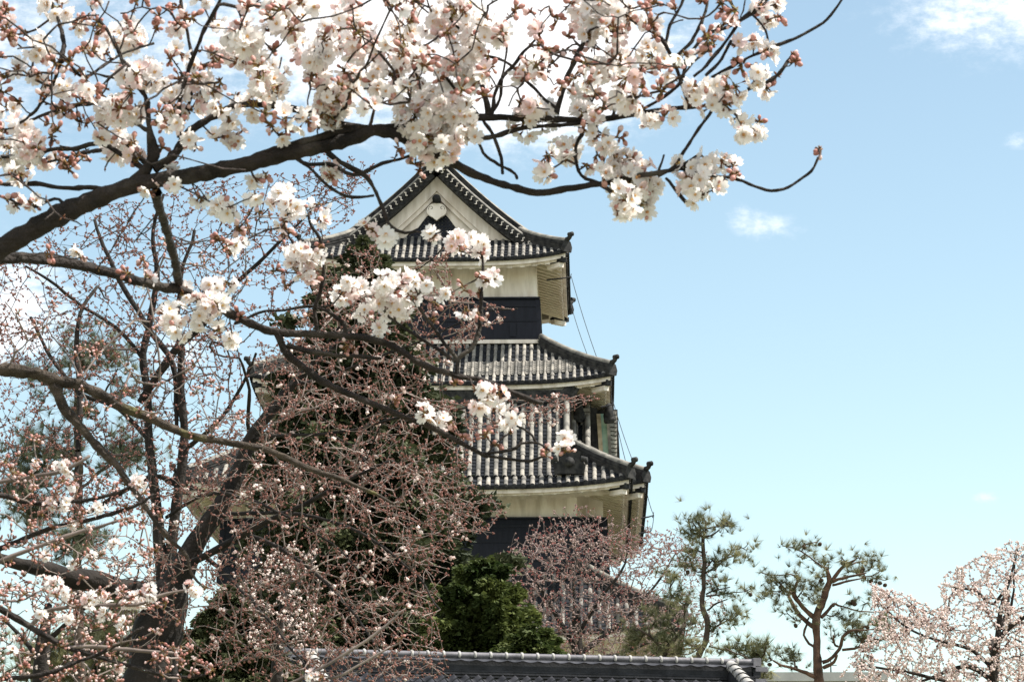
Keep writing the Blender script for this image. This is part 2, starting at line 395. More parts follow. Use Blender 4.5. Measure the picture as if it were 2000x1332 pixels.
# ------------------------------------------------------------------ castle keep
TH = RAD(1.5); CX, CY = -2.94, 125.0
keep = thing('castle_keep', 'tall Japanese castle keep with white and black walls under tiered grey tile roofs', 'castle', (CX, CY, 0), rotz=-TH)
def cl(px, py, yl):
    x = 0.0
    for _ in range(3):
        Y = CY + yl * math.cos(TH) - x * math.sin(TH)
        p = at(px, py, Y); x = (p[0] - CX - yl * math.sin(TH)) / math.cos(TH)
    return x, p[2]
KM = [m_tile, m_roll, m_tileend, m_tiledark, m_ridgecap, m_roll_old]
FM = [m_plaster, m_soffit, m_rafter]
class Roof:
    def __init__(s, W, D, ze, a, b, dmax, up, cx=0.0, cy=0.0):
        s.W, s.D, s.ze, s.a, s.b, s.dmax, s.up, s.cx, s.cy = W, D, ze, a, b, dmax, up, cx, cy
    def prof(s, d): return s.a * d + s.b * d * d
    def LO(s, side): return (s.W, s.D) if side in 'fk' else (s.D, s.W)
    def pt(s, side, u, d, dz=0.0, dm=None):
        u = np.asarray(u, float); d = np.asarray(d, float); u, d, dz = np.broadcast_arrays(u, d, dz)
        L, O = s.LO(side); dm = s.dmax if dm is None else dm
        z = s.ze + s.prof(d) + s.up * np.minimum(np.abs(u) / np.maximum(L - d, .01), 1.05) ** 4 * np.clip(1 - d / dm, 0, 1.2) ** 1.5 + dz
        o = O - d
        x, y = {'f': (u, -o), 'r': (o, u), 'k': (-u, o), 'l': (-o, -u)}[side]
        return np.stack([x + s.cx, y + s.cy, z], -1)
    def out(s, side): return np.array({'f': (0, -1, 0), 'r': (1, 0, 0), 'k': (0, 1, 0), 'l': (-1, 0, 0)}[side], float)
    def side(s, mb, side, sp, rr, dmax=None, umax=None, cut=None, course=0.27, u_from=None):
        L, O = s.LO(side); dmax = dmax or s.dmax
        lim = lambda d: (np.minimum(L - d, 1e9) if cut is None else np.where(d < cut, L - d, L - cut + .5))
        nc = int(dmax / course)
        for j in range(nc):
            d0, d1 = dmax * j / nc, dmax * (j + 1) / nc
            w0, w1 = lim(np.array(d0)), lim(np.array(d1))
            t = np.linspace(-1, 1, 27)
            lo = s.pt(side, t * w0, d0, 0.045); hi = s.pt(side, t * w1, d1, 0.0); sk = s.pt(side, t * w0, d0, -0.03)
            k = np.arange(26)
            mb.add(np.vstack([lo, hi]), np.stack([k, k + 1, k + 28, k + 27], -1), 0)
            mb.add(np.vstack([sk, lo]), np.stack([k, k + 1, k + 28, k + 27], -1), 0)
        n = int(2 * L / sp); us = (np.arange(n + 1) - n / 2) * sp
        th = np.linspace(0, math.pi, 7)
        for u in us:
            if abs(u) > L - 0.12: continue
            de = min(dmax, L - abs(u)) if cut is None else (dmax if abs(u) <= L - cut + .3 else min(cut, L - abs(u)))
            nseg = max(2, int(de / 0.42) + 1)
            dd = np.linspace(-0.07, de, nseg + 1)
            odd = rng.random() < .16
            # each barrel tile is a short half pipe, slightly wider at its lower end
            for q in range(nseg):
                jr = rr * (1 + .05 * rng.normal())
                A = s.pt(side, u + np.cos(th) * jr * 1.06, dd[q], np.sin(th) * jr * 1.06 + .02)
                B = s.pt(side, u + np.cos(th) * jr * .94, dd[q + 1], np.sin(th) * jr * .94 + .02)
                k = np.arange(6)
                mb.add(np.vstack([A, B]), np.stack([k, k + 1, k + 8, k + 7], -1), 5 if (rng.random() < .30) != odd else 1, True)
            c = s.pt(side, u, -0.07, rr * .25); o = s.out(side); T = np.cross((0, 0, 1), o)
            t2 = np.arange(10) * math.pi / 5
            ring = c + o * .03 + (np.cos(t2)[:, None] * T + np.sin(t2)[:, None] * np.array([0, 0, 1])) * rr * 1.18
            ring2 = ring - o * .09
            k = np.arange(10); k2 = (k + 1) % 10
            mb.add(np.vstack([ring, ring2]), np.stack([k, k2, 10 + k2, 10 + k], -1), 2)
            mb.add(np.vstack([ring, c + o * .045]), np.stack([k, k2, np.full(10, 10)], -1), 2)
        # eave lip under the tiles
        t = np.linspace(-1, 1, 41) * L
        for a, b, z0, z1 in [(-.04, -.04, -.10, .05)]:
            lo = s.pt(side, t, a, z0); hi = s.pt(side, t, b, z1); k = np.arange(40)
            mb.add(np.vstack([lo, hi]), np.stack([k, k + 1, k + 42, k + 41], -1), 2)
    def strip(s, mb, side, d0, d1, z0, z1, mat=0, inset=0.0, n=40):
        L, O = s.LO(side)
        t = np.linspace(-1, 1, n + 1)
        q = [s.pt(side, t * (L - d0 - inset), d0, z0), s.pt(side, t * (L - d1 - inset), d1, z0),
             s.pt(side, t * (L - d1 - inset), d1, z1), s.pt(side, t * (L - d0 - inset), d0, z1)]
        V = np.stack(q, 1).reshape(-1, 3)
        i = np.arange(n)[:, None] * 4; j = np.arange(4)[None]; j2 = (j + 1) % 4
        mb.add(V, np.stack([i + j, i + j2, i + 4 + j2, i + 4 + j], -1).reshape(-1, 4), mat)
        for e in (0, n): mb.add(V[e * 4:e * 4 + 4], [[0, 1, 2, 3]], mat)
    def under(s, mb, side, dw, sp=0.50, zoff=-0.10):
        # stacked white fascia, bracket ends, sloping soffit with plastered rafters
        L, O = s.LO(side)
        s.strip(mb, side, .05, .20, -.30 + zoff * 0, -.105)
        s.strip(mb, side, .22, .42, -.47, -.255)
        w = np.linspace(-1, 1, 31)
        sl = 0.30
        def sp_(u, d, dz): 
            u, d = np.broadcast_arrays(np.asarray(u, float), np.asarray(d, float)); p = s.pt(side, u, .42, 0); q = p - s.out(side) * (d - .42)[..., None]; q[..., 2] += sl * (d - .42) - .44 + dz; return q
        A = sp_(w * (L - .42), np.full(31, .42), 0); B = sp_(w * (L - dw), np.full(31, dw), 0); k = np.arange(30)
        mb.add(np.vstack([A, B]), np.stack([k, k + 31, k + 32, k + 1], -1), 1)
        nr = int((2 * L - 1.3) / sp)
        for u in (np.arange(nr + 1) - nr / 2) * sp:
            de = min(dw, L - abs(u))
            if de < .75: continue
            p0, p1 = sp_(np.array(u), np.array(.26), 0.0), sp_(np.array(u), np.array(de), 0.0)
            X = np.cross((0, 0, 1), s.out(side)) * .10; Z = np.array([0, 0, .10])
            mb.hexa([p0 - X - Z, p0 + X - Z, p1 + X - Z, p1 - X - Z, p0 - X, p0 + X, p1 + X, p1 - X], 2)
            c = p0 + s.out(side) * .03; R = np.column_stack([np.cross((0, 0, 1), s.out(side)), s.out(side), (0, 0, 1)]); mb.box(c - Z / 2, (.20, .06, .17), 0, R)
    def hip(s, mb, corner, d0, d1, curls=(1,)):
        sx, sy = corner
        d = np.linspace(d0, d1, 15)
        side = 'f' if sy < 0 else 'k'
        L, O = s.LO(side)
        us = sx * (L - d) * (1 if sy < 0 else -1)
        P = s.pt(side, us, d, 0.0)
        ex = np.array([sx, sy, 0]) / math.sqrt(2)
        P[:, 2] += .05
        w, h = .16, .30
        mb.sweep(P, [(-w, -.1), (w, -.1), (w, h), (-w, h)], 3)
        for zz in (.08, .18): mb.sweep(P + [0, 0, zz], [(-w - .03, 0), (w + .03, 0), (w + .03, .05), (-w - .03, .05)], 3)
        t = np.arange(8) * math.pi / 4
        Q = P + [0, 0, h + .03]
        mb.sweep(Q, np.column_stack([np.cos(t), np.sin(t)]) * .12, 4, True)
        e = P[0]
        mb.sweep([e + ex * .02 + [0, 0, -.15], e + ex * .09 + [0, 0, -.15]], np.array([(-.20, 0), (.20, 0), (.25, .2), (.17, .42), (0, .52), (-.17, .42), (-.25, .2)]), 3)
        n_ = np.array([-sy * sx, sx * sx * 1.0, 0]) * 0 + np.cross((0, 0, 1), ex); R = np.column_stack([n_, ex, (0, 0, 1)])
        mb.box(e - ex * .55 + [0, 0, -.42], (.26, .9, .20), 2, R); mb.box(e - ex * .62 + [0, 0, -.62], (.24, .7, .18), 6, R)
        c = [e + ex * .0 + [0, 0, .36], e + ex * .10 + [0, 0, .37], e + ex * .19 + [0, 0, .42], e + ex * .25 + [0, 0, .50], e + ex * .26 + [0, 0, .54]]
        mb.tube(c, [.10, .10, .09, .08, .08], 8, 3)
        mb.tube([c[-1] - ex * .10, c[-1] + ex * .10], [.10, .10], 8, 3)

def wall_box(mb, W0, W1, D0, D1, z0, z1, mat, cx=0, cy=0):   # W0/D0 at z0, W1/D1 at z1
    mb.hexa([(cx - W0, cy - D0, z0), (cx + W0, cy - D0, z0), (cx + W0, cy + D0, z0), (cx - W0, cy + D0, z0),
             (cx - W1, cy - D1, z1), (cx + W1, cy - D1, z1), (cx + W1, cy + D1, z1), (cx - W1, cy + D1, z1)], mat)
def board_wall(name, W0, W1, D0, D1, z0, z1, cx=0, cy=0, slits=()):
    mb = MB(); wall_box(mb, W0, W1, D0, D1, z0, z1, 0, cx, cy)
    H = z1 - z0
    for fz in (.02, .3, .62, .88):      # horizontal battens round the wall
        z = z0 + H * fz; w = W0 + (W1 - W0) * fz; d = D0 + (D1 - D0) * fz
        for sx, sy, ww, dd in ((0, -1, w, 0), (0, 1, w, 0), (1, 0, 0, d), (-1, 0, 0, d)):
            mb.box((cx + sx * (w + .012), cy + sy * (d + .012), z), (2 * ww + .06 if ww else .05, 2 * dd + .06 if dd else .05, .09), 0)
    for t in np.arange(-W1 + .45, W1 - .2, .45):
        mb.hexa([(cx + t * W0 / W1 - .02, cy - D0 - .018, z0), (cx + t * W0 / W1 + .02, cy - D0 - .018, z0), (cx + t * W0 / W1 + .02, cy - D0 + .05, z0), (cx + t * W0 / W1 - .02, cy - D0 + .05, z0),
                 (cx + t - .02, cy - D1 - .018, z1), (cx + t + .02, cy - D1 - .018, z1), (cx + t + .02, cy - D1 + .05, z1), (cx + t - .02, cy - D1 + .05, z1)], 0)
    for sx in (-1, 1):                  # corner boards
        mb.hexa([(cx + sx * W0 + a * .10 + sx * .01, cy - D0 - .03 + b * .2, z0) for a, b in ((-1, 0), (1, 0), (1, 1), (-1, 1))] +
                [(cx + sx * W1 + a * .10 + sx * .01, cy - D1 - .03 + b * .2, z1) for a, b in ((-1, 0), (1, 0), (1, 1), (-1, 1))], 0)
    mb.box((cx, cy - D1 - .04, z1 + .035), (2 * W1 + .2, .16, .07), 0)
    o = mb.build(name, [m_lacquer], keep)
    for t, fz in slits:                 # small gun slits in the boards
        ms = MB(); zz = z0 + H * fz; dd = D0 + (D1 - D0) * fz
        ms.box((cx + t, cy - dd - .02, zz), (.26, .10, .55), 0); ms.build('gun_slit', [m_lacquer], o)
    return o
def plaster_wall(W, D, z0, z1, cx=0, cy=0):
    mb = MB(); wall_box(mb, W, W, D, D, z0, z1, 0, cx, cy); return mb.build('plaster_wall', [m_plaster], keep)
def finish_roof(R, mb, name='tile_roof', corners=((1, -1), (-1, -1), (1, 1), (-1, 1)), d1=None, sides='frkl', dw=1.4, d0=.02):
    ro = mb.build(name, KM, keep)
    for c in corners:
        h = MB(); R.hip(h, c, d0, (d1 or R.dmax) - .05); h.build('hip_ridge', KM + [m_plaster], ro)
    e = MB()
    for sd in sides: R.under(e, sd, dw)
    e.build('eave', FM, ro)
    return ro

# --- top storey
x0, z_e = cl(845, 506, -5.9)
W, D = 5.27, 5.9
R1 = Roof(W, D, z_e, .574, .045, 2.07, .34)
mb = MB()
DG = 2.07
for sd in 'fk': R1.side(mb, sd, .283, .072, dmax=DG + .12)
for sd in 'rl': R1.side(mb, sd, .283, .072, dmax=W, cut=DG)
zr = z_e + R1.prof(W)
YG = D - DG                        # gable wall plane at y = -YG
mb.sweep([(0, -YG - .75, zr - .1), (0, YG + .75, zr - .1)], [(-.25, 0), (.25, 0), (.25, .62), (-.25, .62)], 3)
t = np.arange(8) * math.pi / 4
mb.sweep([(0, -YG - .8, zr + .6), (0, YG + .8, zr + .6)], np.column_stack([np.cos(t), np.sin(t)]) * .19, 4, True)
roof1 = finish_roof(R1, mb, d1=DG - .1, dw=1.38)
for sy in (-1, 1):
    o = MB()                        # ridge-end tile with horns
    o.sweep([(0, sy * (YG + .78), zr - .25), (0, sy * (YG + .95), zr - .25)], [(-.48, 0), (.48, 0), (.42, .3), (.30, .5), (.34, .72), (.16, .80), (0, .86), (-.16, .80), (-.34, .72), (-.30, .5), (-.42, .3)], 3)
    o.build('ridge_end_tile', KM, roof1)
    v = MB(); gx_ = np.linspace(.12, W - DG + .55, 24)
    zc = lambda x: z_e + R1.prof(W - x)
    for sx in (-1, 1):
        P = np.column_stack([sx * gx_, np.full(24, sy * (YG + .50)), zc(gx_)])
        v.sweep(P + [0, 0, -.02], [(-.16, -.14), (.16, -.14), (.16, .12), (-.16, .12)], 3)
        v.sweep(P + [0, 0, .16], np.column_stack([np.cos(t), np.sin(t)]) * .085, 4, True)
        v.sweep(P + [0, -sy * .75, .2], [(-.16, -.2), (.16, -.2), (.16, .34), (-.16, .34)], 3)
        v.sweep(P + [0, -sy * .75, .58], np.column_stack([np.cos(t), np.sin(t)]) * .12, 4, True)
        L_ = np.cumsum(np.r_[0, np.linalg.norm(np.diff(P, axis=0), axis=1)])
        for q in np.arange(.15, L_[-1], .27):
            c = np.array([np.interp(q, L_, P[:, i]) for i in range(3)])
            v.tube([c + [0, sy * .30, -.26], c + [0, -sy * .2, -.26]], [.10, .10], 8, 2)
            v.box(c + [sx * .04, sy * .30, -.10], (.035, .05, .13), 6); v.box(c + [sx * .07, sy * .30, -.04], (.09, .05, .035), 6)
            v.box(c + [sx * .01, sy * .31, -.165], (.085, .04, .03), 6)
        v.sweep(P + [0, sy * .02, -.36], [(-.24, -.06), (.24, -.06), (.24, .14), (-.24, .14)], 3)
    v.build('verge_tile', KM + [m_plaster], roof1)
    g = MB(); bx_ = np.linspace(0, W - DG + .62, 26)
    for sx in (-1, 1):
        P = np.column_stack([sx * bx_, np.zeros(26), zc(bx_)])
        for dy, za, zb, th_ in ((.34, -1.04, -.44, .12), (.26, -1.26, -.98, .10), (.12, -1.75, -1.2, .10)):
            nb = 26 if zb < -1.1 else 26
            lowz = P[:, 2] + za
            if za < -1.5: lowz = lowz + .13 * np.abs(np.sin(bx_ * 4.2))      # scalloped lower edge
            lowz = np.maximum(lowz, z_e + 1.0); hi = np.maximum(P[:, 2] + zb, lowz)
            A = np.column_stack([P[:, 0], np.full(26, sy * (YG + dy)), lowz]); B = np.column_stack([P[:, 0], np.full(26, sy * (YG + dy)), hi])
            k = np.arange(25)
            for off in (0, -sy * th_): g.add(np.vstack([A, B]) + [0, off, 0], np.stack([k, k + 1, k + 27, k + 26], -1), 0)
            V = np.vstack([A, A + [0, -sy * th_, 0]]); g.add(V, np.stack([k, k + 1, k + 27, k + 26], -1), 0)
    g.build('bargeboard', [m_plaster], roof1)
    w = MB(); xs = np.linspace(-(W - DG), W - DG, 41)
    top = zc(np.abs(xs)) - .5; bot = np.full(41, z_e + .9); top = np.maximum(top, bot)
    A = np.column_stack([xs, np.full(41, sy * YG), bot]); B = np.column_stack([xs, np.full(41, sy * YG), top]); k = np.arange(40)
    w.add(np.vstack([A, B]), np.stack([k, k + 1, k + 42, k + 41], -1), 1)
    for x in np.arange(-(W - DG), W - DG, .145):            # lattice bars in front of a pale board
        h = zc(abs(x)) - .55 - (z_e + .9)
        if h > .1: w.box((x, sy * (YG + .05), z_e + .9 + h / 2), (.105, .05, h), 0)
    for z in np.arange(z_e + .95, zr - .8, .145):
        xx = xs[top > z + .02]
        if len(xx) > 1: w.box((0, sy * (YG + .052), z), (xx[-1] - xx[0], .05, .105), 0)
    w.build('gable_lattice', [m_lacquer, m_plaster], roof1)
    p = MB(); zp = zr - 1.52                                 # carved pendant and its dark boss
    th2 = np.linspace(0, 2 * math.pi, 28, endpoint=False)
    hx = .40 * np.sin(th2) ** 1 * (1 + .12 * np.cos(th2)); hz = .30 * np.cos(th2) + .05 * np.cos(2 * th2) - .10 * np.exp(-((th2 - math.pi) / .3) ** 2) + .06 * np.abs(np.sin(th2))
    p.sweep([(0, sy * (YG + .30), zp - .42), (0, sy * (YG + .46), zp - .42)], np.column_stack([hx, hz])[::1], 0)
    for sx in (-1, 1):
        tt = np.linspace(-.6, 5.4, 16); rr_ = .13 - .02 * tt
        p.tube(np.column_stack([sx * (.22 + .8 * rr_ * np.cos(tt)), np.full(16, sy * (YG + .465)), zp - .27 + .8 * rr_ * np.sin(tt)]), .012, 5, 2)
    p.tube([(0, sy * (YG + .2), zp + .10), (0, sy * (YG + .62), zp + .10)], [.17, .17], 14, 1)
    p.build('gable_pendant', [m_plaster, m_tileend, m_ridgecap], roof1)
_, z_a = cl(960, 585, -4.52); _, z_b = cl(960, 667, -4.55)
wall1W, wall1D = 4.05, 4.52
plaster_wall(wall1W, wall1D, z_a, z_e + .35)
board_wall('board_wall', wall1W + .17, wall1W + .03, wall1D + .17, wall1D + .03, z_b - .6, z_a, slits=((3.1, .45), (-3.1, .45), (.0, .45)))
# hooks and lightning cables
def cable(a, b, sag, mat=m_metal, r=.014):
    u = np.linspace(0, 1, 14)[:, None]; a = np.array(a); b = np.array(b)
    P = a + (b - a) * u; P[:, 2] -= sag * (4 * u * (1 - u))[:, 0]
    return P

# --- second roof
W2, D2 = 7.02, 7.6
_, z_e2 = cl(1000, 747, -D2)
R2 = Roof(W2, D2, z_e2, .60, .045, 2.85, .36)
mb = MB()
for sd in 'frkl': R2.side(mb, sd, .285, .072)
roof2 = finish_roof(R2, mb, dw=2.2)
mb = MB()                               # white mortar line where tiles meet the wall
for sx, sy, ww, dd in ((0, -1, W2 - 2.8, 0), (1, 0, 0, D2 - 2.8), (-1, 0, 0, D2 - 2.8), (0, 1, W2 - 2.8, 0)):
    zz = z_e2 + R2.prof(2.8)
    mb.box((sx * (W2 - 2.8), sy * (D2 - 2.8), zz + .16), (2 * ww + .1 if ww else .14, 2 * dd + .1 if dd else .14, .15), 0)
mb.build('mortar_line', [m_plaster], roof2)
mb = MB(); pa_, _ = cl(915, 720, -7.0); pb_, _ = cl(1122, 720, -7.0); nr_ = int(2 * W2 / .285)
for u in (np.arange(nr_) + .5 - nr_ / 2) * .285:
    if not pa_ < u < pb_: continue
    mb = MB()
    for q in range(7):
        d_ = .55 + q * .15; th_ = np.linspace(-1, 1, 6); k = np.arange(5)
        A = R2.pt('f', u + th_ * .078, d_, .075 + .05 * th_ ** 2); B = R2.pt('f', u + th_ * .078, d_ + .19, .03 + .05 * th_ ** 2); C = A - [0, -.01, .03]
        mb.add(np.vstack([A, B]), np.stack([k, k + 1, k + 7, k + 6], -1), 0, True); mb.add(np.vstack([C, A]), np.stack([k, k + 1, k + 7, k + 6], -1), 0)
    mb.build('tile_stack', [m_roll_old], roof2)
W3w, D3w = 5.35, 5.6
_, z_c = cl(1150, 800, -5.6)
plaster_wall(W3w, D3w, z_c - 2.6, z_e2 + .5)

# --- third roof: main skirt, an outer rear skirt and side dormers
D3 = 10.4
xl, _ = cl(365, 918, -D3); xr, _ = cl(1231, 925, -D3)
W3, cx3 = (xr - xl) / 2, (xr + xl) / 2
_, z_e3 = cl(1000, 950, -D3)
R3 = Roof(W3, D3, z_e3, .66, .035, 3.9, .38, cx=cx3)
mb = MB()
for sd in 'frkl': R3.side(mb, sd, .335, .088)
roof3 = finish_roof(R3, mb, dw=2.35)
xr2, _ = cl(1261, 930, -8.6)
W3b = xr2 - cx3; D3b = 9.0
_, z_e3b = cl(1255, 952, -D3b)
R3b = Roof(W3b, D3b, z_e3b, .62, .035, 3.2, .36, cx=cx3, cy=.4)
mb = MB()
for sd in 'rl': R3b.side(mb, sd, .335, .088)
R3b.side(mb, 'f', .335, .088, dmax=1.2)
finish_roof(R3b, mb, sides='frkl', dw=1.6)
# long front dormer slope, ridge parallel to the front, gable ends left and right
def dormer(xa, xb, y_eave, z_eave, y_ridge, z_ridge, sp=.335, rr=.088, name='dormer', end_tile=True):
    mb = MB(); nu = 12
    def pt(x, v, dz): 
        v = np.asarray(v, float); x = np.asarray(x, float); x, v, dz = np.broadcast_arrays(x, v, dz)
        return np.stack([x, y_eave + (y_ridge - y_eave) * v, z_eave + (z_ridge - z_eave) * (v * .86 + .14 * v * v) + dz], -1)
    Ls = math.hypot(y_ridge - y_eave, z_ridge - z_eave); nc = int(Ls / .2)
    for j in range(nc):
        v0, v1 = j / nc, (j + 1) / nc
        a, b, c = (pt(np.array([xa, xb]), v0, .045), pt(np.array([xa, xb]), v1, .0), pt(np.array([xa, xb]), v0, -.03))
        mb.add([a[0], a[1], b[1], b[0]], [[0, 1, 2, 3]], 0); mb.add([c[0], c[1], a[1], a[0]], [[0, 1, 2, 3]], 0)
    th = np.linspace(0, math.pi, 7); k = np.arange(6)
    for x in np.arange(xa + .2, xb - .12, sp):
        odd = rng.random() < .16
        ns = max(2, int(Ls / .42)); vv = np.linspace(-.02, 1, ns + 1)
        for q in range(ns):
            jr = rr * (1 + .05 * rng.normal())
            A = pt(x + np.cos(th) * jr * 1.05, vv[q], np.sin(th) * jr * 1.05 + .02); B = pt(x + np.cos(th) * jr * .95, vv[q + 1], np.sin(th) * jr * .95 + .02)
            mb.add(np.vstack([A, B]), np.stack([k, k + 1, k + 8, k + 7], -1), 5 if (rng.random() < .30) != odd else 1, True)
    # rear slope (plain) and gable ends
    A = pt(np.array([xa, xb]), 0, -.1); B = pt(np.array([xa, xb]), 1, -.1)
    C = B + [0, (y_ridge - y_eave) * .9, -(z_ridge - z_eave) * .9]
    mb.add([B[0], B[1], C[1], C[0]], [[0, 1, 2, 3]], 0)
    for e in (0, 1):
        P = pt(np.full(10, (xa, xb)[e]), np.linspace(-.02, 1, 10), .0)
        sx = (-1, 1)[e]
        mb.sweep(P + [sx * -.10, 0, .16], [(-.13, -.3), (.13, -.3), (.13, .12), (-.13, .12)], 3)
        mb.sweep(P + [sx * -.10, 0, .33], np.column_stack([np.cos(t), np.sin(t)]) * .12, 4, True)
    mb.sweep([(xa - .1, y_ridge, z_ridge - .1), (xb + .05, y_ridge, z_ridge - .1)], [(-.2, 0), (.2, 0), (.2, .5), (-.2, .5)], 3)
    mb.sweep([(xa - .1, y_ridge, z_ridge + .46), (xb + .05, y_ridge, z_ridge + .46)], np.column_stack([np.cos(t), np.sin(t)]) * .15, 4, True)
    o = mb.build(name, KM, keep)
    g = MB(); A, B = pt(np.array([xb - .5]), 0, -.05)[0], pt(np.array([xb - .5]), 1, -.1)[0]
    for x in (xb - .55, xa + .55):
        Q = np.array([A, B, B + [0, (y_ridge - y_eave) * .9, -(z_ridge - z_eave) * .9]]); Q[:, 0] = x
        g.add(Q, [[0, 1, 2]], 0)
    g.build('gable_wall', [m_plaster], o)
    return o, pt
y_r = -7.3
xa, _ = cl(560, 780, y_r); xb, z_r = cl(1112, 783, y_r)
yv = -9.85; zv0 = z_e3 + R3.prof(D3 + yv) + .10
dm, dpt = dormer(xa, xb, yv, zv0, y_r, z_r)
# standing ridge-end figure at the dormer's right end
f = MB(); fx, fz = cl(1113, 782, y_r - .1); _, fz1 = cl(1113, 738, y_r - .1)
H = fz1 - fz
f.tube([(fx - .28, y_r, fz - .1), (fx - .2, y_r, fz + H * .25), (fx + .02, y_r, fz + H * .55), (fx + .03, y_r, fz + H * .8), (fx - .14, y_r, fz + H * .98), (fx - .36, y_r, fz + H * 1.0), (fx - .55, y_r, fz + H * .92)], [.30, .27, .23, .2, .17, .11, .05], 9, 0)
f.tube([(fx - .02, y_r, fz + H * .68), (fx - .3, y_r, fz + H * .66), (fx - .42, y_r, fz + H * .60)], [.12, .09, .05], 7, 0)
f.tube([(fx - .1, y_r, fz - .3), (fx + .1, y_r, fz + H * .3), (fx + .28, y_r, fz + H * .55), (fx + .26, y_r, fz + H * .85)], [.2, .17, .11, .04], 7, 0)
f.build('ridge_end_figure', [m_tiledark], dm)
# corner tile mask where the dormer verge meets the skirt
f = MB(); mx, mz = cl(1112, 903, -10.0)
f.sweep([(mx, -9.9, mz - .45), (mx, -10.1, mz - .45)], [(-.55, 0), (.55, 0), (.62, .35), (.4, .5), (.42, .85), (0, 1.0), (-.42, .85), (-.4, .5), (-.62, .35)], 0)
for sx in (-1, 1): f.tube([(mx + sx * .45, -10.1, mz + .12), (mx + sx * .62, -10.12, mz + .1), (mx + sx * .66, -10.12, mz - .08)], [.12, .11, .06], 7, 0)
f.tube([(mx, -10.0, mz), (mx, -10.25, mz - .02)], [.26, .14], 9, 0)
f.build('corner_mask_tile', [m_tiledark], dm)
# second gable, farther back and farther right: rolls, verge tiles seen edge on, timber strip, green copper gutter
xa2, _ = cl(1115, 800, -5.0); xb2, zr2 = cl(1152, 792, -4.4)
_, zv2 = cl(1150, 905, -6.6)
dormer(xa2, xb2, -6.9, zv2, -4.4, zr2, name='dormer')
s_ = MB()
def stack(xp0, xp1, py0, py1, yl, n, mat):
    for q in range(n):
        py = py0 + (py1 - py0) * q / n
        a, z1 = cl(xp0, py, yl); b, _ = cl(xp1, py, yl); _, z0 = cl(xp0, py + (py1 - py0) / n * .8, yl)
        s_.hexa([(a, yl - .06, z0), (b, yl - .06, z0 - .02), (b, yl + .5, z0 - .02), (a, yl + .5, z0), (a, yl - .02, z1), (b, yl - .02, z1 - .02), (b, yl + .5, z1 - .02), (a, yl + .5, z1)], mat)
stack(1134, 1153, 797, 893, -5.2, 11, 1)
stack(1190, 1205, 802, 908, -4.0, 13, 1)
def slab(xp0, xp1, py0, py1, yl, th_, mat):
    a, z1 = cl(xp0, py0, yl); b, _ = cl(xp1, py0, yl); _, z0 = cl(xp0, py1, yl); c, _ = cl(xp0 + 6, py1, yl); d, _ = cl(xp1 + 6, py1, yl)
    s_.hexa([(c, yl, z0), (d, yl, z0), (d, yl + th_, z0), (c, yl + th_, z0), (a, yl, z1), (b, yl, z1), (b, yl + th_, z1), (a, yl + th_, z1)], mat)
slab(1153, 1166, 796, 894, -4.9, .4, 3); slab(1165, 1173, 808, 900, -5.0, .3, 7); slab(1173, 1186, 808, 905, -4.6, .3, 6); slab(1184, 1190, 808, 908, -4.75, .3, 4)
slab(1120, 1206, 800, 925, -3.6, .6, 3)
for px, py in ((1131, 800), (1189, 803)):
    a, z = cl(px, py, -5.3); s_.tube([(a, -5.3, z - .5), (a, -5.35, z - .2), (a, -5.4, z + .25)], [.17, .22, .12], 8, 3); s_.tube([(a - .2, -5.4, z - .35), (a + .2, -5.4, z - .35)], [.13, .13], 7, 3)
s_.build('side_gable', KM + [m_copper, m_wood], keep)
_, z_d = cl(1000, 1014, -8.1); _, z_f = cl(1000, 1130, -8.1)
xw, _ = cl(1127, 1000, -8.1)
W4w = xw - cx3; D4w = 8.1
plaster_wall(W4w, D4w, z_d, z_e3 + .55, cx=cx3)
board_wall('board_wall', W4w + .25, W4w + .04, D4w + .25, D4w + .04, z_f, z_d, cx=cx3, slits=((4, .5), (-4, .5)))
xw2, _ = cl(1181, 1040, -6.6)
plaster_wall(xw2 - cx3 - .05, 7.0, z_d + .2, z_e3b + .5, cx=cx3, cy=.4)
board_wall('board_wall', xw2 - cx3 + .1, xw2 - cx3, 7.2, 7.05, z_f, z_d + .2, cx=cx3, cy=.4)
# --- lowest roofs, mostly behind the trees
D5 = 12.2
xl, _ = cl(520, 1200, -D5); xr, _ = cl(1335, 1200, -D5); W5, cx5 = (xr - xl) / 2, (xr + xl) / 2
_, z_e5 = cl(1000, 1235, -D5)
R5 = Roof(W5, D5, z_e5, .60, .03, 4.4, .5, cx=cx5)
mb = MB()
for sd in 'frkl': R5.side(mb, sd, .34, .085)
mb.F = [(f_, 3 if m_ == 1 else m_, h_) for f_, m_, h_ in mb.F]
finish_roof(R5, mb, dw=2.2)
plaster_wall(W5 - 2.1, D5 - 2.1, z_e5 - 1.8, z_e5 + .5, cx=cx5)
board_wall('board_wall', W5 - 1.8, W5 - 2.05, D5 - 1.8, D5 - 2.05, z_e5 - 4.6, z_e5 - 1.8, cx=cx5)
mb = MB(); zb = z_e5 - 4.6
wall_box(mb, W5 + 1.2, W5 - 1.7, D5 + 1.2, D5 - 1.7, -1, zb, 0, cx5); mb.build('stone_base', [m_stone], keep)
mb = MB()
wall_box(mb, 5.6, 5.6, 5.8, 5.8, z_f, z_e3 + 2, 0, cx3)
mb.build('inner_core', [m_plaster], keep)
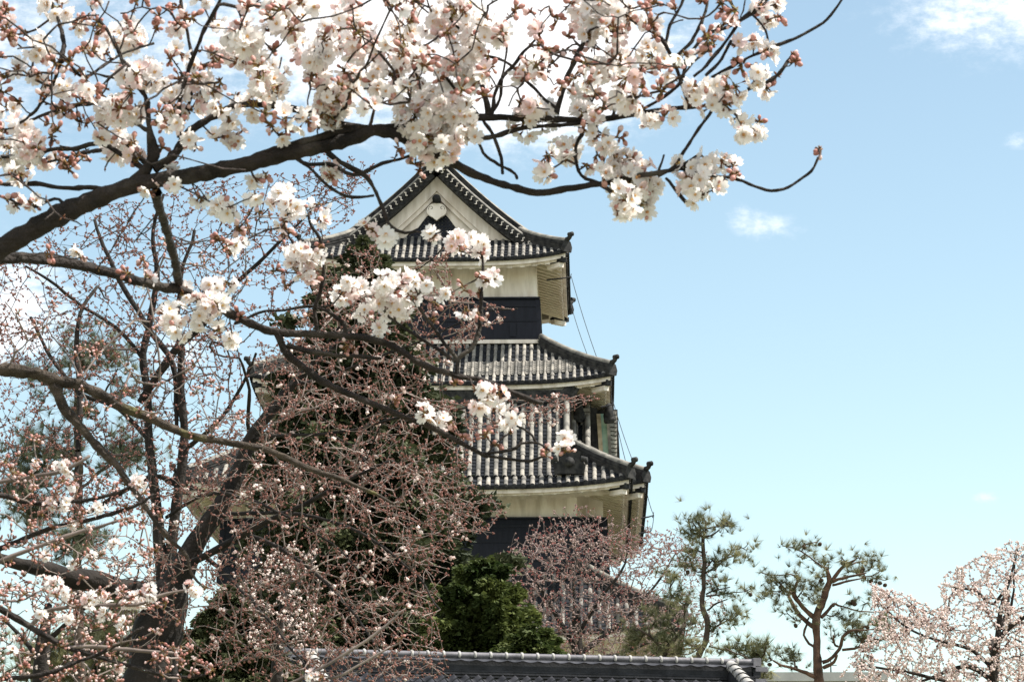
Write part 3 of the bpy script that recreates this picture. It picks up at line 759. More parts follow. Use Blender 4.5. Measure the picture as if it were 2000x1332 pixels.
# lightning rods and cables on the right corners
def hook(px, py, yl, L, tip=.25):
    mb = MB(); a, z = cl(px, py, yl); mb.tube([(a - L, yl, z - .12), (a - L * .4, yl, z - .06), (a, yl, z)], [.035, .03, .02], 6, 0); mb.tube([(a - .05, yl, z - tip * .4), (a, yl, z + tip * .5)], [.02, .015], 5, 0)
    mb.build('cable_bracket', [m_metal], keep); return (a, yl, z)
h1 = hook(1116, 541, -4.2, 1.0); h2 = hook(1199, 789, -6.2, .5); h3 = hook(1277, 1006, -6.4, .5); h4 = hook(1272, 1036, -3.4, .5)
def cpt(px, py, yl): a, z = cl(px, py, yl); return (a, yl, z)
for A, B in ((h1, cpt(1167, 702, -6.9)), (cpt(1113, 588, 4), cpt(1150, 700, -1)), (h2, cpt(1240, 910, -8)), (cpt(1193, 770, -6.8), cpt(1223, 905, -7.5)), (cpt(1262, 955, -7.2), h3), (h3, h4)):
    mb = MB(); mb.tube(cable(A, B, .12), .013, 4, 0); mb.build('lightning_cable', [m_metal], keep)
# ------------------------------------------------------------------ gate roof along the bottom edge
GY0 = 48.0
pl, pr = at(566, 1271, GY0), at(1474, 1293, GY0 + 1.72)
gdir = pr - pl; GL = math.hypot(gdir[0], gdir[1]); gz = pl[2]
gate = thing('tiled_gate', 'low gate with grey tiled roof, its capped ridge running along the bottom edge', 'gate', (pl[0], pl[1], 0), rotz=math.atan2(gdir[1], gdir[0]))
GM = [m_gtile, m_gcap, m_gdark, m_gpale]
px48 = pxm(GY0)
mb = MB()
ang = np.arange(12) * math.pi / 6; rc = .052
zc0 = gz; dzx = (pr[2] - pl[2]) / GL
def gp(x, y, z): return np.array([x, y, zc0 + z + dzx * x])
mb.sweep([gp(0, 0, 0), gp(GL, 0, 0)], np.column_stack([np.cos(ang), np.sin(ang)]) * rc, 1, True)
mb.box(gp(GL / 2, 0, -.045), (GL - .1, .11, .05), 2)
x = .16
while x < GL - .1:
    mb.sweep([gp(x - .021, 0, 0), gp(x - .012, 0, 0), gp(x + .012, 0, 0), gp(x + .021, 0, 0)], np.column_stack([np.cos(ang), np.sin(ang)]) * (rc + .017), 3, True, scales=[.86, 1, 1, .86])
    x += 31.2 * px48
rcap = mb.build('ridge_cap', GM, gate)
mb = MB()
# wavy-edged course, recess, flat courses
xs = np.linspace(0.02, GL - .02, 340); wv = .5 + .5 * np.sin(xs / (30.8 * px48) * 2 * math.pi)
wv = wv ** .6 * .045
for yy in (-1, 1):
    A = np.array([gp(a, yy * .09, -.062) for a in xs]); B = np.array([gp(a, yy * .15, -.080 - w_ * .55) for a, w_ in zip(xs, wv)]); C = B + [0, -yy * .06, -.002]
    k = np.arange(339)
    mb.add(np.vstack([A, B]), np.stack([k, k + 340, k + 341, k + 1], -1), 0, True); mb.add(np.vstack([B, C]), np.stack([k, k + 340, k + 341, k + 1], -1), 0)
mb.box(gp(GL / 2, 0, -.16), (GL - .14, .15, .17), 2)
for z, wd in ((-.255, .24), (-.295, .30), (-.345, .34)): mb.box(gp(GL / 2, 0, z), (GL - .08, wd, .028), 2)
mb.box(gp(GL / 2, 0, -.31), (GL - .1, .22, .12), 2)
mb.build('ridge_course', GM, gate)
# wave-profile pan tiles
mb = MB(); sl = math.tan(RAD(25)); per = 24.3 * px48
nt = int((GL + .9) / per); X = np.linspace(-.45, -.45 + nt * per, nt * 9 + 1)
ph = (X / per) % 1.0
S = .034 * np.cos(2 * math.pi * ph) + .018 * np.exp(-((ph - .1) / .08) ** 2) 
for yy in (-1, 1):
    for j in range(11):
        y0, y1 = .16 + j * .20, .16 + (j + 1) * .20 + .02
        hi = np.column_stack([X, np.full_like(X, yy * y0), zc0 - .355 - (y0 - .16) * sl + S * .9 + dzx * X])
        lo = np.column_stack([X, np.full_like(X, yy * y1), zc0 - .355 - (y1 - .16) * sl + S + .03 + dzx * X]); sk = lo - [0, yy * .005, .032]
        n = len(X); k = np.arange(n - 1)
        mb.add(np.vstack([hi, lo]), np.stack([k, k + n, k + n + 1, k + 1], -1), 0, True)
        mb.add(np.vstack([lo, sk]), np.stack([k, k + n, k + n + 1, k + 1], -1), 0)
mb.build('pan_tile_field', GM, gate)
def barrel(x, y0=.02, y1=2.3):
    b = MB(); nseg = 11
    for q in range(nseg):
        a0, a1 = y0 + (y1 - y0) * q / nseg, y0 + (y1 - y0) * (q + 1) / nseg
        za = -.055 - a0 * sl * (.9 if q else .8); zb_ = -.055 - a1 * sl * .9
        b.sweep([gp(x, -a0, za), gp(x, -a1 - .02, zb_)], np.column_stack([np.cos(ang), np.sin(ang)]), 3, True, scales=[.088, .104])
        b.sweep([gp(x, -a1 + .012, zb_ + .006), gp(x, -a1 - .012, zb_ - .006)], np.column_stack([np.cos(ang), np.sin(ang)]) * .109, 2, True)
    b.box(gp(x, -(y0 + y1) / 2 - .1, -.2 - (y0 + y1) / 2 * sl), (.2, y1 - y0, .2), 2, Matrix.Rotation(math.atan(sl), 3, 'X'))
    b.build('barrel_ridge', GM, gate)
for xp in (606, 1424): barrel((xp - 566) / (1474 - 566) * GL)
for e, sx in ((0, -1), (GL, 1)):
    b = MB()
    b.box(gp(e + sx * .02, 0, 0), (.13, .17, .13), 1); b.box(gp(e + sx * .01, 0, -.12), (.10, .22, .09), 2); b.box(gp(e + sx * .075, 0, -.12), (.2, .26, .075), 1)
    b.box(gp(e, 0, -.21), (.12, .24, .09), 2); b.box(gp(e + sx * .055, 0, -.31), (.18, .30, .07), 1); b.box(gp(e + sx * .0, 0, -.42), (.2, .3, .15), 2)
    b.tube([gp(e + sx * .16, -.02, -.12), gp(e + sx * .20, -.02, -.12)], [.05, .05], 10, 1)
    b.build('ridge_end_tile', GM, gate)
mb = MB(); zt = zc0 - .7
mb.box((GL / 2, 0, (zt - .2) / 2), (GL - 1.0, .35, zt + .2), 0)
mb.build('wall', [m_plaster], gate)
mb = MB()
for x in np.linspace(.4, GL - .4, 5): mb.box((x, -.2, zt / 2), (.28, .28, zt), 0)
mb.box((GL / 2, -.2, zt - .1), (GL - .5, .24, .3), 0); mb.build('timber_frame', [m_trunk_dark], gate)

# ------------------------------------------------------------------ low concrete building far right
b0, b1 = at(1486, 1313, 210), at(1720, 1313, 210)
bld = thing('concrete_building', 'low flat grey concrete building far behind the pines, only its roof edge showing', 'building', ((b0[0] + b1[0]) / 2, 210, 0))
hw = (b1[0] - b0[0]) / 2; hz = b0[2]
mb = MB(); mb.box((0, 8, hz / 2 - .3), (hw * 2, 16, hz - .6), 0); mb.build('wall', [m_concrete], bld)
mb = MB(); mb.box((0, 8, hz - .3), (hw * 2 + .8, 16.8, .6), 0); mb.build('roof', [m_concrete], bld)
for i, xx in enumerate(np.linspace(-hw + 1.2, hw - 1.2, 5)):
    mb = MB(); mb.box((xx, -.03, hz - 1.35), (1.5, .12, 1.0), 0); mb.build('window', [m_glass], bld)
mb = MB(); mb.tube([(.8, 1, hz), (.8, 1, hz + 1.1)], [.06, .03], 6, 0); mb.tube([(.4, 1, hz + .6), (1.2, 1, hz + .6)], [.03, .03], 5, 0); mb.build('antenna', [m_metal], bld)
# ------------------------------------------------------------------ blossom kit
def petal_mesh():
    # five notched, cupped petals facing +z, radius 1
    V = []; Fq = []
    for k in range(5):
        a = k * 2 * math.pi / 5; c, s_ = math.cos(a), math.sin(a)
        rows = [(.06, .06, .0), (.42, .34, .09), (.78, .43, .25), (1.0, .24, .36)]
        b = len(V)
        for r, w, z in rows:
            for wv, dz in ((-w, .05), (0, -.02), (w, .05)):
                rr = r - (.12 if (r > .9 and wv == 0) else 0)
                V.append((rr * c - wv * s_, rr * s_ + wv * c, z + dz))
        for i in range(3):
            for j in range(2):
                q = b + i * 3 + j; Fq.append((q, q + 3, q + 4, q + 1))
    return np.array(V), np.array(Fq)
PV, PF = petal_mesh()
th = np.arange(6) * math.pi / 3
EV = np.vstack([np.column_stack([np.cos(th) * .20, np.sin(th) * .20, np.full(6, .09)]), [[0, 0, .20]]]); EF = np.array([[i, (i + 1) % 6, 6] for i in range(6)])
# stamens: thin spikes standing from the eye
SV, SF = [], []
for k in range(9):
    a = k * 2.4; r = .16 + .16 * ((k * 7) % 5) / 5; b = len(SV)
    SV += [(.03 * math.cos(a), .03 * math.sin(a), .1), (r * math.cos(a), r * math.sin(a), .36), (r * math.cos(a + .22) + .02, r * math.sin(a + .22), .34)]; SF.append((b, b + 1, b + 2))
SV, SF = np.array(SV), np.array(SF)
def ellip(n, rings):   # lathe of (r,z) rings, closed at both ends
    V = [(0, 0, rings[0][1])]; Fq = []
    for r, z in rings[1:-1]:
        V += [(r * math.cos(a), r * math.sin(a), z) for a in np.arange(n) * 2 * math.pi / n]
    V.append((0, 0, rings[-1][1])); m = len(rings) - 2; tri = []
    for j in range(n): tri.append((0, 1 + (j + 1) % n, 1 + j)); tri.append((len(V) - 1, 1 + (m - 1) * n + j, 1 + (m - 1) * n + (j + 1) % n))
    for i in range(m - 1):
        for j in range(n):
            a, b = 1 + i * n + j, 1 + i * n + (j + 1) % n; tri += [(a, b, b + n), (a, b + n, a + n)]
    return np.array(V, float), np.array(tri)
BV, BF = ellip(7, [(0, -.05), (.30, .05), (.48, .38), (.46, .70), (.28, .98), (0, 1.12)])     # bud, z 0..1
CV, CF = ellip(6, [(0, -1.0), (.13, -.95), (.20, -.55), (.30, -.05), (.34, .14), (0, .1)])     # calyx below bud
QV, QF = ellip(4, [(0, 0), (.34, .45), (0, 1.0)])                                             # coarse bud
STK = np.array([[.5, 0, 0], [-.25, .43, 0], [-.25, -.43, 0], [.5, 0, 1], [-.25, .43, 1], [-.25, -.43, 1]]); STF = np.array([[0, 1, 4, 3], [1, 2, 5, 4], [2, 0, 3, 5]])
BM = [m_petal, m_petal_pink, m_eye, m_bud, m_calyx, m_stalk]
def stalks(mb, A, B, r, mat=5):
    d = B - A; L = np.linalg.norm(d, axis=1)
    M = frames(d, np.column_stack([np.full(len(A), r * 2), np.full(len(A), r * 2), L])); mb.inst(STK, STF, affine(M, A), mat)
def cluster(mb, c, R, kind, k=1.0, axis=None):
    # kind: fraction of open flowers; c = spur point, R = radius in metres
    c = np.asarray(c, float); fr = 0.0180 * k          # petal length
    if kind > .3:
        n = int(np.clip(7.6 * (R / (fr * 1.25)) ** 1.85, 5, 56))
        nf = max(1, int(n * kind))
        U = unit(rng.normal(size=(nf, 3)) + [0, -.3, -.1])
        rad = R * (.50 + .48 * rng.random(nf))
        P = c + U * rad[:, None]
        up = unit(U + rng.normal(size=U.shape) * .35)
        S = fr * (.86 + .3 * rng.random(nf)); open_ = .55 + .5 * rng.random(nf)
        M = frames(up, np.column_stack([S, S, S * (1.9 - open_)]))
        A = affine(M, P); pk = rng.random(nf) < (.08 if kind > .6 else .24)
        mb.inst(PV, PF, A[~pk], 0, True); mb.inst(PV, PF, A[pk], 1, True)
        mb.inst(EV, EF, A, 2); mb.inst(SV, SF, A, 2)
        mb.inst(CV, CF, affine(frames(up, np.full(nf, .0085 * k)), P), 4, True)
        base = c + rng.normal(size=(nf, 3)) * R * .12
        stalks(mb, base, P - up * .008 * k, .0009 * k)
        nb = max(1, int(n * (1 - kind)))
    else:
        nb = int(np.clip(4.0 * (R / (fr * 1.05)) ** 1.5, 3, 20))
    U = unit(rng.normal(size=(nb, 3)) + ([0, -.2, .1] if axis is None else np.asarray(axis) * 1.3))
    P = c + U * (R * (.45 + .55 * rng.random(nb)))[:, None] * (.95 if kind > .3 else .85)
    S = .0108 * k * (.7 + .6 * rng.random(nb))
    up = unit(U + rng.normal(size=U.shape) * .25)
    A = affine(frames(up, np.column_stack([S * .95, S * .95, S * 1.1])), P)
    w = rng.random(nb) < .32
    mb.inst(BV, BF, A[~w], 3, True); mb.inst(BV, BF, A[w], 1, True); mb.inst(CV, CF, affine(frames(up, S * .95), P), 4, True)
    stalks(mb, np.repeat(c[None], nb, 0) + rng.normal(size=(nb, 3)) * .003, P - up * (S * .85)[:, None], .0011 * k)
    # scales at the spur
    us = unit(rng.normal(size=(5, 3))); mb.inst(QV, QF, affine(frames(us, np.column_stack([np.full(5, .008 * k), np.full(5, .008 * k), np.full(5, .013 * k)])), np.repeat(c[None], 5, 0)), 4, True)

O_, M_, B_ = .88, .55, .0
def cl_list(txt, ox, oy, sc=2000 / 700):
    out = []
    for w in txt.split():
        kd = {'O': O_, 'M': M_, 'B': B_}[w[0]]; x, y, r = [float(v) for v in w[1:].split(',')]
        out.append((x / sc + ox, y / sc + oy, r / sc, kd))
    return out
C1 = cl_list('O320,50,80 M430,150,70 O210,270,80 B60,190,70 M90,390,60 M180,430,60 O330,470,70 M350,570,60 M560,130,60 B540,190,50 M520,290,60 O590,290,50 O710,210,100 M720,140,50 '
 'B880,100,80 M1000,170,60 M1040,90,50 O1000,290,60 B870,160,40 O1130,10,60 M1200,120,60 M1380,40,60 O1350,220,110 O1430,330,100 O1520,420,90 O1280,320,80 O1500,480,80 '
 'O790,400,70 O850,430,80 O690,440,60 M700,380,40 O1100,480,80 M1120,370,50 O980,530,60 M1060,620,70 O960,600,50 O620,560,90 O730,620,80 O640,680,80 O650,820,90 O720,800,60 '
 'B480,690,60 B430,400,40 B440,680,50 O110,760,100 O60,830,80 O160,850,80 O100,930,70 O110,980,60 B270,690,50 B370,640,40 B290,760,60 B330,900,80 B380,910,60 O260,890,30 '
 'M1150,570,60 O1230,600,60 O1280,660,60 O1270,750,50 O1060,780,40 O1420,590,70 M1340,580,40 B920,700,60 B900,830,80 M1090,830,60 M1200,770,40 M1560,760,50 B1600,730,40 '
 'O1600,130,90 O1560,40,80 M1730,50,60 O1680,20,60 O1830,210,80 O1930,160,80 O1950,260,70 O1780,330,70 O1750,410,60 O1950,420,60 B1920,400,50 O1860,560,90 O1830,640,70 O1960,510,60 '
 'O1880,680,40 B1780,710,70 M180,1120,40 O90,1150,60 B40,1110,50 M960,930,40 O930,980,60 O1420,1000,55 B1480,980,50 O1220,1150,50 O1280,1190,40 M1120,1110,50 M1430,1100,50 B1440,1180,50 '
 'O1570,1100,80 O1600,1160,70 M1590,1240,60 B1580,1290,50 M1790,1140,45 M1700,1160,45 O1790,1220,40 M1850,990,55 O1840,950,40', 0, 0)
C1 += cl_list('M40,40,50 O170,60,40 O250,140,90 M180,210,80 O100,220,60 O250,270,70 O330,170,60 M370,240,40 O60,330,80 O90,420,40 O540,200,90 O480,260,80 O580,330,80 O470,420,60 O540,380,60 '
 'M500,30,60 M620,30,70 O330,430,80 O380,470,60 M230,490,70 O130,560,90 O150,650,70 O100,600,60 M620,450,60 O610,490,40 M470,520,50 O740,120,90 M740,190,40 O830,70,90 O920,90,70 M850,40,60 '
 'O880,250,90 O960,230,70 M920,290,50 O1050,190,80 M1070,140,50 O1000,120,50 O830,390,100 O900,400,80 M800,360,60 B1160,60,60 B1380,100,70 M1300,180,70 B1300,250,60 O1180,380,60 M1210,450,50 '
 'B1350,350,60 B1410,290,40 O1540,80,80 O1640,40,100 O1740,70,80 O1600,130,80 O1700,130,70 M1720,210,60 B1590,270,50 O1560,190,50 B1460,210,50 B1510,310,40 B1920,130,70 M1880,120,40 B1940,20,40 '
 'O1620,390,80 O1750,350,80 M1780,430,100 O1920,310,80 B1960,380,60 O1560,530,70 O1770,550,70 M1870,600,50 O1720,580,50 '
 'O620,640,110 O740,600,110 O860,650,90 O700,720,120 O820,740,100 O640,780,85 O760,820,85 O700,870,55 M920,770,55 O580,700,70 M800,560,60 O1260,600,60 O1320,640,80 O1210,690,80 M1190,570,40 '
 'O1540,650,70 M1620,680,50 B1540,720,40 O1610,760,60 O1440,840,70 M1340,870,70 O1330,970,50 O1440,890,45 O1670,810,40 B1740,770,70 B1620,870,50 M1560,920,50 O1650,960,60 O1720,900,60 O1790,900,80 '
 'O1850,960,95 O1800,1020,95 O1900,1050,85 O1780,1120,75 O1860,1130,75 O1740,1180,60 B510,830,60 B600,910,60 B630,950,40 B130,980,60', 600, 0)
C1 += cl_list('B490,20,50 B620,50,50 M500,140,70 B510,210,40 B780,10,40 M930,130,40 M1120,40,60 O1100,60,40 O1190,40,40 B1200,100,60 O1140,130,30 O970,250,50 O1060,230,40 B1120,290,50 O1140,310,45 '
 'B1000,360,60 B960,330,40 B1060,370,40 O1100,410,60 O1070,450,40 B1190,420,50 M1140,490,50 B1280,310,50 B1300,345,35 B610,370,60 M580,430,50 O730,480,60 O800,470,60 O720,570,60 O810,590,60 O840,540,40 '
 'B920,500,80 O960,480,70 O920,580,60 M560,670,80 O490,700,50 O990,670,60 O1000,740,40 O1090,750,40 B1090,680,30 O690,930,70 O770,940,85 O720,1010,70 O790,1010,60 O760,1090,65 M840,1060,50 O880,900,50 '
 'M950,930,60 B960,970,40 B890,1000,30 B1430,830,55', 1100, 0)
C2 = cl_list('O1180,330,60 O1270,320,50 O1020,380,60 O960,510,80 O1000,590,50 O1130,450,85 O1210,440,70 O1130,540,60 M1220,590,50 O1300,640,40 O1660,150,60 O1750,160,60 O1640,240,60 O1740,290,40 B1600,340,50 '
 'B800,190,30 B1710,500,30 B1590,30,50 B1330,20,40 O1280,150,30 O1330,110,30', 0, 440)
C2 += cl_list('O240,330,60 O200,390,50 O300,360,40 O540,290,50 M570,310,50 M650,320,50 O450,340,80 O400,420,60 O510,470,60 O440,460,60 O320,490,40 O590,400,50 B470,380,50 M400,590,50 B700,430,60 O780,390,40 '
 'B870,340,60 B700,530,40 M890,470,40 B950,290,50 O1040,290,40 O1000,310,35 B960,370,40 O830,100,60 O860,150,50 M900,60,50 O980,95,35 O970,160,45 M30,250,50 O20,180,40 M350,20,50 O430,60,50 B680,40,40 O700,60,25 '
 'O1000,940,55 O1070,950,50 M970,990,60 O1060,1030,40 B940,910,40 O650,1050,50 M700,1060,55 O730,1110,50 B790,1080,60 B860,1170,40 B490,980,40 B820,880,30 O1130,1080,60 B1130,1160,40 B1000,1170,60 B1040,1220,45 '
 'B1330,1280,70 M1450,1260,55 O1440,1190,25 B215,680,45 B500,965,30', 600, 440)
C2 += [(470, 615, 20, B_), (555, 480, 14, B_), (688, 678, 16, B_), (930, 612, 16, B_)]
C3 = cl_list('B480,690,55 B540,720,45 B1040,800,50 B1080,780,40 B690,920,45 B480,1020,50 B1100,930,50 B1180,880,45 B1330,1080,50 B870,580,40 B300,440,60 B1230,920,40 B190,1200,60 B200,560,40 B210,610,35 B100,490,40 '
 'B560,650,30 B570,540,35 B1520,1210,35 B1100,1080,40 B850,1050,35 B600,1020,30', 0, 440)
C4 = cl_list('M340,110,50 O380,150,30 B430,100,40 B70,160,70 B420,270,45 B320,270,50 B700,230,50 M780,230,60 B650,240,40 B800,270,60 O370,340,40 O820,340,30 B720,440,30 M550,370,50 B170,500,40 B60,540,40 B120,570,50 '
 'M250,770,50 M310,800,60 O350,830,40 O500,870,50 O600,860,30 M550,840,40 O720,870,60 O790,870,60 O850,850,40 M840,820,40 O1090,830,40 M1060,800,40 B1150,800,40 B920,900,50 O370,970,40 M400,990,40 O590,950,35 B630,980,40 '
 'B480,1070,40 B600,1080,40 B850,1130,30 B900,1120,30 B980,1140,30 B850,1200,50 B920,1190,40 B1000,1230,50 B1190,1260,50 B1150,1255,40 B1080,1280,45 B100,880,50 B430,910,40 B390,880,45 B30,100,60 B120,190,40 B60,660,40 '
 'B300,570,45 B450,420,40 B240,400,45 B660,380,35 B180,620,35 B560,620,30 B700,1010,30 B270,1000,40 B330,1120,35 B60,790,50 B20,1000,45 B130,1250,50 B440,1240,45 B300,1300,40 B560,1210,40 B520,1310,40', 0, 866)
C4 += cl_list('B520,1090,30 B395,1185,30 O20,1300,35 B80,1300,30', 600, 866)

def chained(pts): return np.array(pts, float)
def limb_px(sk, pts, Y, dY=0.0, step=None, wob=0.0, mat=None, ok=True, kw=1.0):
    # pts: (px, py, half width px); distance Y with a slow drift dY along the limb
    pts = np.array(pts, float); n = len(pts); pts[:, 2] *= kw
    Ys = Y + np.linspace(0, 1, n) * dY if np.ndim(Y) == 0 else np.interp(pts[:, 0], *Y)
    Y = float(np.median(Ys))
    P = np.array([at(p[0], p[1], y) for p, y in zip(pts, Ys)])
    return sk.limb(P, pts[:, 2] * np.array([pxm(y) for y in Ys]), step or 9 * pxm(Y), wob, mat, ok)
def build_twigs(sk, sides, knob, rmax, mat, tree, base):
    size = [-float(np.linalg.norm(np.diff(sk.P[ch], axis=0), axis=1).sum()) for ch in sk.twigs]
    rest = MB()
    for q, i in enumerate(np.argsort(size)):
        ch = sk.twigs[i]; rad = sk.r[ch].copy(); rad[0] = rad[1]
        rad = np.minimum(rad, rmax) * (1 + knob * rng.normal(size=len(rad)).clip(-1.5, 2.5))
        mb = MB() if q < 100 else rest
        mb.tube(sk.P[ch], rad, sides, 0)
        if q < 100: mb.build('twig', [mat], tree, base)
    o = rest.build('twig', [mat], tree, base); o['kind'] = 'stuff'
# ------------------------------------------------------------------ the near blossoming cherry (upper limbs)
Y1 = 6.0
base1 = at(-430, 1000, Y1); base1[2] = 0
tree1 = thing('cherry_tree', 'near cherry tree in full white bloom with thick dark limbs crossing the sky', 'tree', base1)
sk = Skel()
p1 = lambda pts, **k: limb_px(sk, pts, Y1, step=.012, wob=.0012, **k)
limb_px(sk, [(-430, 3500, 190.0), (-440, 2500, 160.0), (-420, 1500, 140.0), (-395, 1000, 120.0), (-350, 760, 85.0), (-260, 640, 55.0), (-160, 565, 28.8), (-80, 520, 24.5), (0, 485, 21.6), (60, 450, 20.2), (130, 415, 19.4), (200, 383, 18.0), (260, 362, 17.3), (330, 350, 15.1), (400, 338, 15.6), (480, 320, 14.8), (560, 303, 14.0), (640, 285, 13.3), (700, 268, 13.3), (740, 255, 12.5), (800, 275, 11.7), (860, 305, 9.9), (900, 328, 9.0), (950, 350, 8.1), (1010, 368, 7.2), (1060, 376, 7.2), (1120, 368, 6.3), (1180, 358, 5.4), (1240, 345, 5.4), (1290, 338, 4.5), (1330, 325, 3.6), (1360, 305, 2.7)], Y1, 0.0, step=.012, wob=.0012)
p1([(430, 330, 9.0), (490, 310, 8.2), (525, 298, 8.2), (595, 277, 7.4), (665, 259, 8.2), (720, 252, 8.2)])
p1([(300, 330, 10.7), (345, 297, 9.0), (365, 262, 8.2), (410, 232, 7.4), (462, 205, 7.4), (518, 203, 7.4), (565, 212, 7.4), (612, 224, 7.4), (665, 243, 7.4), (735, 252, 8.2), (790, 245, 7.4), (860, 235, 7.4), (935, 229, 7.4), (1000, 230, 7.4), (1090, 234, 6.6), (1177, 233, 6.6), (1240, 223, 5.7), (1310, 213, 4.9), (1360, 208, 4.1), (1400, 205, 2.5)])
p1([(735, 258, 6.6), (800, 262, 5.7), (880, 270, 4.9), (940, 270, 5.7), (967, 266, 5.7), (1002, 255, 4.9), (1048, 248, 4.1), (1118, 243, 4.1), (1180, 236, 4.1)])
p1([(255, 360, 11.5), (285, 332, 11.5), (300, 305, 12.3), (296, 275, 8.2), (290, 238, 5.7), (280, 182, 4.9), (250, 160, 3.3), (205, 150, 2.5), (170, 140, 1.6)])
p1([(230, 372, 7.4), (175, 366, 5.7), (122, 367, 4.9), (70, 360, 4.9), (0, 360, 4.1), (-70, 352, 3.3)])
p1([(130, 408, 4.9), (115, 390, 4.1), (85, 396, 3.3), (56, 406, 3.3), (20, 390, 2.5), (-40, 372, 2.5)])
p1([(280, 330, 5.7), (235, 300, 4.9), (190, 281, 4.9), (150, 290, 4.9), (120, 291, 4.1), (60, 300, 3.3), (-20, 310, 3.3)], dY=.25)
p1([(285, 320, 4.9), (240, 288, 4.1), (192, 294, 4.1), (147, 304, 3.3), (90, 318, 2.5)], dY=.4)
p1([(290, 255, 4.9), (245, 228, 4.9), (200, 205, 4.9), (164, 204, 4.9), (108, 217, 4.1), (60, 235, 3.3), (0, 262, 3.3)], dY=.3)
p1([(350, 262, 5.7), (357, 235, 4.9), (372, 190, 4.1), (380, 140, 4.1), (372, 90, 3.3), (360, 40, 3.3), (350, -20, 3)])
p1([(280, 185, 4.1), (245, 130, 3.3), (215, 70, 3.3), (180, 20, 2.5), (165, -30, 3)], dY=.2)
p1([(350, 270, 4.9), (352, 190, 4.1), (375, 120, 4.1), (400, 60, 4.1), (430, 0, 3.3), (440, -40, 3)], dY=-.15)
p1([(120, 120, 5.7), (124, 85, 4.9), (118, 50, 4.1), (100, 0, 4.1), (95, -40, 5)], dY=.2); p1([(122, 108, 4.1), (160, 150, 3.3), (200, 130, 3.3), (240, 105, 2.5), (300, 85, 2.5)], dY=.2); p1([(120, 115, 4.1), (100, 170, 3.3), (70, 215, 3.3), (40, 240, 2.5)], dY=.2)
p1([(955, 226, 6.6), (948, 195, 5.7), (942, 165, 4.9), (940, 122, 4.1), (925, 80, 3.3), (880, 40, 2.5), (870, -20, 3)])
p1([(1086, 222, 5.7), (1095, 190, 4.9), (1104, 161, 4.9), (1125, 115, 4.9), (1146, 70, 4.1), (1160, 20, 3.3), (1165, -30, 3)])
p1([(960, 224, 4.9), (965, 190, 4.1), (985, 150, 3.3), (1010, 120, 3.3), (1060, 60, 2.5)]); p1([(958, 222, 4.1), (972, 205, 3.3), (980, 160, 3.3), (985, 130, 2.5), (990, 90, 2.5)])
p1([(1090, 215, 3.3), (1060, 190, 3.3), (1030, 160, 3.3), (985, 120, 3.3), (940, 105, 2.5), (915, 80, 1.6)])
p1([(870, 150, 3.3), (900, 190, 3.3), (935, 225, 3.3), (965, 268, 4.1), (978, 310, 3.3), (982, 340, 3.3)])
p1([(935, 280, 2.5), (950, 305, 3.3), (975, 322, 3.3), (1005, 340, 3.3), (1010, 350, 2.5)])
p1([(1195, 375, 3.3), (1170, 358, 3.3), (1135, 345, 3.3), (1125, 310, 3.3), (1128, 275, 3.3), (1140, 255, 4.1), (1130, 250, 2.5)])
p1([(1285, 344, 4.1), (1315, 325, 3.3), (1345, 280, 3.3), (1365, 250, 3.3), (1385, 225, 3.3), (1395, 212, 3.3)])
p1([(1300, 348, 3.3), (1320, 370, 3.3), (1345, 400, 4.1)]); p1([(1285, 340, 3.3), (1293, 320, 2.5), (1297, 303, 2.5)])
p1([(1420, 346, 3.3), (1440, 350, 3.3), (1475, 365, 3.3), (1505, 373, 3.3), (1530, 370, 3.0), (1560, 354, 2.8), (1585, 335, 2.6), (1598, 308, 2.5)])
p1([(1320, 330, 3.3), (1350, 334, 3.3), (1385, 341, 3.3), (1422, 346, 3.3)])
p1([(1240, 222, 3.3), (1290, 195, 3.3), (1330, 160, 3.3), (1345, 110, 4.1), (1380, 70, 4.1), (1440, 45, 3.3), (1490, 10, 3.3), (1520, -30, 3)])
p1([(1345, 205, 3.3), (1310, 110, 4.1), (1290, 75, 4.1), (1250, 50, 3.3), (1225, 30, 3.3), (1215, -20, 3)]); p1([(1300, 85, 3.3), (1305, 60, 3.3), (1330, 10, 3.3), (1345, -30, 3)]); p1([(1325, 108, 3.3), (1350, 80, 3.3), (1370, 45, 3.3), (1382, 0, 2.5), (1380, -30, 3)])
p1([(1355, 150, 3.3), (1395, 112, 3.3), (1430, 65, 3.3), (1445, 40, 4.1), (1480, 15, 3.3), (1500, -20, 3)]); p1([(1378, 148, 3.3), (1410, 115, 3.3), (1428, 80, 3.3)]); p1([(1442, 45, 2.5), (1432, 15, 2.5), (1420, -20, 3)])
p1([(1390, 152, 3.3), (1440, 125, 3.3), (1480, 105, 3.3), (1505, 95, 3.3), (1540, 80, 3.3), (1580, 63, 3.3), (1615, 38, 2.5), (1645, 0, 2.5), (1652, -20, 3)])
p1([(1470, 30, 2.5), (1495, 60, 2.5), (1500, 92, 2.5)]); p1([(1460, 175, 3.3), (1500, 160, 3.3), (1525, 140, 3.3), (1540, 120, 2.5)])
